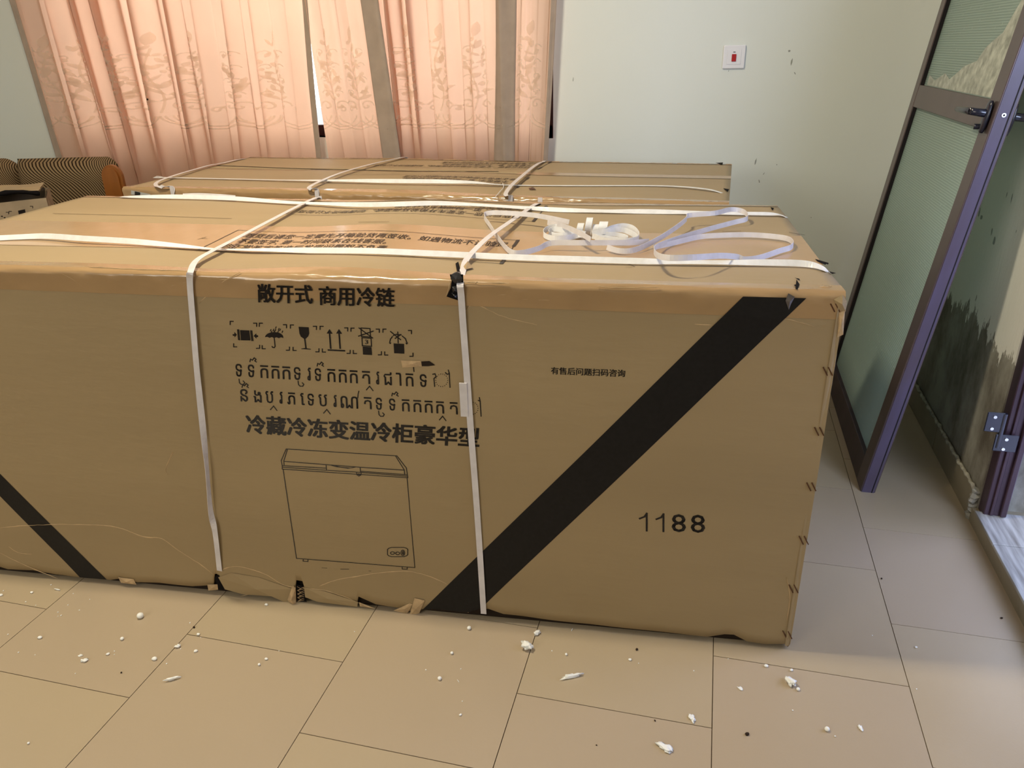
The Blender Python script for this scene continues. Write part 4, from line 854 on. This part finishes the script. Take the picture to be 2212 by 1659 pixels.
# ---------------------------------------------------------------- sofa at the left
def stripes():
    m = bpy.data.materials.new('brown_striped_upholstery'); m.use_nodes = True; nt = m.node_tree; b = nt.nodes['Principled BSDF']; b.inputs['Roughness'].default_value = .9; b.inputs['Specular IOR Level'].default_value = .15
    uv = nt.nodes.new('ShaderNodeUVMap'); uv.uv_map = 'UVMap'; sx = nt.nodes.new('ShaderNodeSeparateXYZ'); nt.links.new(uv.outputs[0], sx.inputs[0])
    mu = nt.nodes.new('ShaderNodeMath'); mu.operation = 'MULTIPLY'; mu.inputs[1].default_value = 1/.0165; nt.links.new(sx.outputs['X'], mu.inputs[0])
    fr_ = nt.nodes.new('ShaderNodeMath'); fr_.operation = 'FRACT'; nt.links.new(mu.outputs[0], fr_.inputs[0])
    cr_ = nt.nodes.new('ShaderNodeValToRGB'); e = cr_.color_ramp.elements; e[0].position = .0; e[0].color = (.022, .012, .006, 1); e[1].position = .36; e[1].color = (.022, .012, .006, 1)
    e2 = e.new(.42); e2.color = (.27, .19, .105, 1); e3 = e.new(.95); e3.color = (.25, .175, .10, 1); e4 = e.new(1); e4.color = (.022, .012, .006, 1)
    nt.links.new(fr_.outputs[0], cr_.inputs[0]); nt.links.new(cr_.outputs[0], b.inputs['Base Color']); return m
M['stripe'] = stripes()
sf = empty('sofa', (-2.74, 3.02, 0), .27); tag(sf, 'striped brown sofa with an orange wooden arm post, behind the torn small carton', 'sofa')
def cushion(nm, x0_, x1_, y0_, y1_, z0_, z1_, par, shear=True):
    n, k = 60, 34; vs = []; fs = []; uvs = []
    lx, lz = x1_-x0_, z1_-z0_; dp = (y1_-y0_)
    for side in (0, 1):
        for i in range(n+1):
            for j in range(k+1):
                s, t = i/n, j/k
                r = min(1, min(s, 1-s)*lx/.09); r2 = min(1, min(t, 1-t)*lz/.09)
                pf = math.sqrt(max(0, 1-(1-r)**2))*math.sqrt(max(0, 1-(1-r2)**2))
                yy_ = (y0_+y1_)/2+(-1 if side == 0 else 1)*dp/2*pf*(1 if side == 0 else .8)
                sx_ = 0
                x = x0_+lx*s; z = z0_+lz*t-(.035*max(0, (s-.9)/.1)**2 if t > .5 else 0)
                vs.append(Vector((x, yy_, z)))
                q = (1-t)*lz; sh = (.10*(q/.10)**1.6 if q < .10 else .10+.85*(q-.10)) if shear else 0
                e = max(0, (s*lx-(lx-.13))/.13); sh -= e*e*.10 if shear else 0
                uvs.append((x-sh*(1), z))
    w = (n+1)*(k+1)
    for i in range(n):
        for j in range(k):
            a = i*(k+1)+j; fs.append((a, a+k+1, a+k+2, a+1)); fs.append((a+w, a+1+w, a+k+2+w, a+k+1+w))
    o = mesh(nm, vs, fs, M['stripe'], par, True); ul = o.data.uv_layers.new(name='UVMap')
    for lp in o.data.loops: ul.data[lp.index].uv = uvs[lp.vertex_index]
    return o
sa, sb_ = math.sin(.27), math.cos(.27)
def sfl(x, y, d):   # a pixel on the sofa's own upright plane, d behind its origin
    w = on_pl(x, y, sf.location+Vector((-sa, sb_, 0))*d, (-sa, sb_, 0))-sf.location; return Vector((w.x*sb_+w.y*sa, -w.x*sa+w.y*sb_, w.z))
R_ = sfl(250, 345, .03).x; JX = sfl(29, 345, .03).x; ZTP = sfl(120, 341, .06).z
cushion('backrest', JX, R_-.01, -.03, .15, .36, ZTP, sf); cushion('backrest', JX-.62, JX, -.03, .15, .36, ZTP+.004, sf)
cushion('seat', JX-.62, R_-.06, -.10, .14, .20, .36, sf, False)
pL, pR, pB = sfl(219, 392, -.05), sfl(263, 392, -.05), sfl(240, 357, -.05)
x0_, x1_ = pL.x, pR.x; zt = pB.z; rr = (x1_-x0_)/2
pts = [(x0_, 0.0), (x1_, 0.0)]+[(x0_+rr+rr*math.cos(t), zt-rr*1.25+rr*1.25*math.sin(t)) for t in [i*math.pi/14 for i in range(15)]]
bm = bmesh.new(); vf = [bm.verts.new((p[0], -.05, p[1])) for p in pts]; fc = bm.faces.new(vf)
ex = bmesh.ops.extrude_face_region(bm, geom=[fc]); bmesh.ops.translate(bm, vec=(0, .045, 0), verts=[v for v in ex['geom'] if isinstance(v, bmesh.types.BMVert)])
bmesh.ops.recalc_face_normals(bm, faces=bm.faces[:]); bmesh.ops.bevel(bm, geom=[e for e in bm.edges if abs(e.verts[0].co.y-e.verts[1].co.y) < 1e-5], offset=.012, segments=2, affect='EDGES')
from_bm('wooden_arm_post', bm, M['wood'], sf)
box('wooden_leg', JX-.60, JX-.54, -.02, .04, 0, .22, M['wood'], sf, .004)
# ---------------------------------------------------------------- small torn carton at the left edge
zc = .79; pc = on_z(104, 420, zc-.02); rx = pc.x
sc_ = empty('torn_carton', (rx, pc.y, 0), .70); tag(sc_, 'dusty torn carton with crushed top edge at the left edge of the picture', 'carton')
def cbox_panel(nm, P00, P10, P11, P01, amp, mt, seed):
    n, k = 24, 14; P00, P10, P11, P01 = map(Vector, (P00, P10, P11, P01)); nn = (P10-P00).cross(P01-P00).normalized(); vs = []; fs = []
    for i in range(n+1):
        for j in range(k+1):
            s, t = i/n, j/k; p = (P00*(1-s)+P10*s)*(1-t)+(P01*(1-s)+P11*s)*t
            vs.append(p+nn*amp*noise.noise(Vector((s*5, t*4, seed))))
    for i in range(n):
        for j in range(k): a = i*(k+1)+j; fs.append((a, a+k+1, a+k+2, a+1))
    n0 = len(vs); vs += [v-nn*.005 for v in vs]; fs += [(a+n0, d+n0, c+n0, b+n0) for a, b, c, d in fs]
    return mesh(nm, vs, fs, mt, sc_, True)
cbox_panel('front_panel', (-.62, 0, 0), (0, 0, 0), (-.012, .02, zc-.035), (-.62, .02, zc-.05), .012, M['carton_grey'], 1)
cbox_panel('side_panel', (0, 0, 0), (0, .20, 0), (-.01, .20, zc-.02), (-.012, .02, zc-.035), .01, M['carton_grey'], 2)
cbox_panel('side_panel', (-.62, .20, 0), (-.62, 0, 0), (-.62, .02, zc-.05), (-.62, .20, zc-.02), .01, M['carton_grey'], 3)
cbox_panel('back_panel', (0, .20, 0), (-.62, .20, 0), (-.62, .20, zc-.02), (-.01, .20, zc-.02), .01, M['carton_grey'], 4)
cbox_panel('top_flap', (-.62, .025, zc-.028), (-.03, .025, zc-.006), (-.02, .20, zc+.002), (-.62, .20, zc+.002), .008, M['card_top'], 5)
for pts, r in (([(-.60, .025, zc-.046), (-.45, .03, zc-.03), (-.36, .022, zc-.045), (-.25, .03, zc-.022), (-.12, .028, zc-.004), (-.03, .03, zc-.018)], .012),):
    v, f = tube_geo(spline(pts, 6), lambda i: (.008+.006*noise.noise(Vector((i*.5, 0, 0)))), 7); mesh('crushed_edge', v, f, M['hole'], sc_, True)
V = [(-.14, .012, zc-.025), (-.03, .012, zc-.03), (-.01, .0, zc-.10), (-.05, -.006, zc-.17), (-.16, -.006, zc-.16)]
def cdecal(nm, pts):
    V = []
    for x, y in pts:
        y -= 8
        w = on_pl(x, y, sc_.location-Vector((-math.sin(.70), math.cos(.70), 0))*.014, (-math.sin(.70), math.cos(.70), 0))-sc_.location
        V.append((w.x*math.cos(.70)+w.y*math.sin(.70), -w.x*math.sin(.70)+w.y*math.cos(.70), w.z))
    mesh(nm, V, [tuple(range(len(pts)))], M['ink'], sc_)
cdecal('printed_square', [(39, 463), (54, 460), (56, 471), (41, 474)])
for x, y, s in ((68, 453, -1), (16, 466, -1), (22, 464, 1)): cdecal('corner_bracket', [(x-s*3.5, y), (x+s*3.5, y), (x+s*3.5, y+1.4), (x-s*2, y+1.4), (x-s*2, y+5), (x-s*3.5, y+5)])
for x, y in ((2, 474), (8, 477), (5, 481)): cdecal('printed_dot', [(x, y), (x+4, y), (x+4, y+3), (x, y+2)])
# ---------------------------------------------------------------- crumbs of white foam on the floor
def blob(r, kind, seed):
    bm = bmesh.new(); bmesh.ops.create_icosphere(bm, subdivisions=3 if kind in ('cluster', 'shard', 'flake') else 2 if r > .003 else 1, radius=1); rnd = random.Random(seed); o = Vector((rnd.random()*9, rnd.random()*9, seed))
    sx_, sy_, sz_ = {'ball': (1, 1, .95), 'crumb': (1, .75, .6), 'shard': (1.5, .20, .35), 'flake': (1.2, .7, .22), 'cluster': (1.1, .7, .55)}[kind]
    for v in bm.verts:
        q = v.co.copy(); e = 1 + (.05*noise.noise(q*1.4+o) if kind == 'ball' else .28*noise.noise(q*1.4+o) if kind == 'crumb' else .8*noise.noise(q*1.7+o)+.45*noise.noise(q*4+o))
        v.co = Vector((q.x*sx_*e*r, q.y*sy_*e*r, q.z*sz_*e*r))
    mz = min(v.co.z for v in bm.verts)
    for v in bm.verts: v.co.z -= mz
    return bm
c7 = lambda x, y: (x/2.011, 1240+y/2.011); c8 = lambda x, y: (1100+x/1.989, 1240+y/1.989)
big = [  # position, half width in px, kind, angle, label
 (c7(611, 188), 7, 'ball', 0, 'round white foam ball, biggest one on the left floor, under the left black band'),
 (c7(745, 460), 10, 'shard', .6, 'pointed white foam shard alone in the tile left of the lower centre'),
 (c7(671, 370), 6, 'crumb', .1, 'flat white foam crumb just above the pointed shard at the left'),
 (c7(774, 316), 5, 'cluster', .7, 'white foam crumb sitting on the tile joint, left of its neighbour'),
 (c7(850, 335), 4.5, 'crumb', .6, 'white foam crumb just right of the crumb on the tile joint'),
 (c7(862, 262), 4, 'crumb', 0, 'white foam crumb beside the corner where two tile joints meet, left of centre'),
 (c7(1157, 369), 4, 'crumb', 0, 'white foam crumb below the long cross joint left of centre, upper of a pair'),
 (c7(1126, 394), 3, 'ball', 0, 'small white foam ball below the long cross joint left of centre, lower of a pair'),
 (c7(1157, 133), 4, 'crumb', 0, 'white foam crumb at the torn foot of the front carton, left of the strap'),
 (c7(531, 283), 4, 'ball', 0, 'white foam ball in the open tile below the biggest ball'),
 (c7(367, 377), 6, 'cluster', .5, 'ragged white foam flake lying in dark dust at the left, lower piece'),
 (c7(350, 352), 4, 'flake', .2, 'ragged white foam flake lying in dark dust at the left, upper piece'),
 (c7(469, 348), 4, 'crumb', .9, 'white foam crumb right of the dark dust patch'),
 (c7(174, 277), 5, 'crumb', .3, 'long white foam crumb at the far left above the dust patch'),
 (c7(250, 68), 5, 'shard', 0, 'thin white foam sliver near the carton foot below the left black band'),
 (c7(138, 80), 3.5, 'crumb', .2, 'white foam crumb left of the thin sliver below the left black band'),
 (c7(5, 92), 4, 'crumb', .3, 'white foam crumb cut by the left edge of the picture'),
 (c7(124, 735), 3, 'ball', 0, 'single white foam ball near the bottom left corner'),
 (c7(2038, 238), 4.5, 'ball', 0, 'white foam ball under the foot of the broad black band'),
 (c7(1963, 345), 3.5, 'ball', 0, 'white foam ball a hand below the black band foot'),
 (c7(1910, 456), 4.5, 'ball', 0, 'white foam ball at the centre bottom, lowest of the three round ones'),
 (c7(2000, 611), 3.5, 'crumb', .9, 'small white foam chip low in the centre tile, nearest the bottom edge'),
 (c7(1990, 463), 3, 'shard', -.8, 'short white foam splinter right of the lowest centre ball'),
 (c8(120, 255), 7, 'cluster', .9, 'knobbly white foam lump close to the carton foot, right of the middle strap'),
 (c8(78, 320), 12, 'cluster', -.3, 'larger knobbly white foam lump lying on the joint below the other lump'),
 (c8(268, 443), 14, 'shard', .5, 'largest pointed white foam shard, in the middle of the lower floor'),
 (c8(519, 368), 4, 'crumb', 0, 'white foam crumb beneath a dark speck, right of centre'),
 (c8(785, 617), 8, 'flake', -1.1, 'white foam flake left of the straight tile joint near the bottom'),
 (c8(673, 748), 13, 'flake', -.4, 'broad white foam flake nearest the bottom edge, right of centre'),
 (c8(1208, 472), 12, 'cluster', -1.0, 'big knobbly white foam lump in front of the carton corner'),
 (c8(1241, 497), 4, 'ball', 0, 'small white foam ball touching the big lump in front of the carton corner'),
 (c8(1212, 413), 4, 'crumb', .8, 'white foam crumb right above the big lump, under the carton corner'),
 (c8(1104, 395), 5, 'crumb', .2, 'white foam crumb on the joint left of the carton corner'),
 (c8(994, 491), 5, 'flake', -.6, 'white foam chip left of the big lump and right of the straight joint'),
 (c8(1365, 670), 5.5, 'ball', 0, 'round white foam ball at the lower right'),
 (c8(1511, 660), 6, 'flake', -1.2, 'upright white foam chip at the lower right, beside the round ball'),
 (c8(245, 346), 3, 'ball', 0, 'small white foam ball right of the two knobbly lumps'),
 (c8(270, 238), 3, 'shard', 1.4, 'white foam bit stuck at the lower carton edge right of the middle strap'),
 (c8(1748, 314), 3, 'crumb', 0, 'lone white foam bit on the pinkish floor near the doorway'),
]
seed = 0
for (px, py), hwpx, kind, ang, label in big:
    seed += 1; p = on_z(px, py, .002); sc = (p-CAM).dot(fw)/FPX
    o = from_bm('foam_piece', blob(hwpx*sc, kind, seed), M['foam'], None, True); o.location = (p.x, p.y, 0); o.rotation_euler = (0, 0, ang)
    tag(o, label, 'foam piece', 'foam pieces scattered on the floor')
tiny = [c7(*q) for q in ((222, 47), (15, 72), (390, 110), (252, 166), (266, 180), (252, 183), (345, 157), (80, 340), (152, 351), (497, 335), (497, 349), (327, 432), (785, 325), (724, 389), (825, 212), (1540, 250), (1212, 333), (2002, 412), (1850, 416), (318, 84), (295, 134), (155, 136), (112, 121), (35, 262), (872, 276), (2008, 552))]+[c8(*q) for q in ((183, 330), (793, 416), (1218, 586), (941, 364), (556, 383), (1400, 697), (1750, 494), (1560, 264))]
bm = blob(.0024, 'crumb', 99); tm = bpy.data.meshes.new('foam_speck'); bm.to_mesh(tm); bm.free(); tm.materials.append(M['foam'])
for i, (px, py) in enumerate(tiny):
    p = on_z(px, py, .001); o = bpy.data.objects.new('foam_speck', tm); COL.objects.link(o); o.location = (p.x, p.y, 0); s = random.uniform(.6, 1.0); o.scale = (s, s, s); o.rotation_euler = (0, 0, i)
    zone = 'at the far left under the left black band' if px < 200 and py < 1380 else 'at the left edge below the dust patch' if px < 200 else 'in the tiles left of centre' if px < 520 else 'in the centre tiles below the carton' if px < 1100 else 'right of centre near the carton foot' if px < 1500 else 'on the pinkish tiles at the right'
    tag(o, 'tiny white foam speck '+zone, 'foam speck', 'tiny foam specks on the floor')
for (px, py), s, label in ((c8(1022, 689), 5, 'dark brown oval speck right of the straight joint near the bottom'), (c8(548, 325), 3.5, 'small black speck above a white crumb right of centre'), (c8(626, 630), 2.5, 'black grain lying in the cross joint near the bottom'), (c8(375, 735), 2, 'tiny black grain near the bottom centre'), (c8(2115, 190), 3, 'dark speck on the floor by the threshold'), (c8(1600, 1200-1180), 2.5, 'small dark speck right of the carton, near its lower corner'), (c7(843, 232), 3, 'dark crumb lying on the tile joint left of centre'), (c7(527, 429), 2.5, 'dark crumb in the tile left of the pointed foam shard')):
    p = on_z(px, py, .001); sc = (p-CAM).dot(fw)/FPX; seed += 1; o = from_bm('dirt_speck', blob(s*sc, 'crumb', seed), M['speck'], None, True); o.location = (p.x, p.y, 0); o.rotation_euler = (0, 0, .8*seed)
    tag(o, label, 'dirt speck', 'dark specks on the floor')
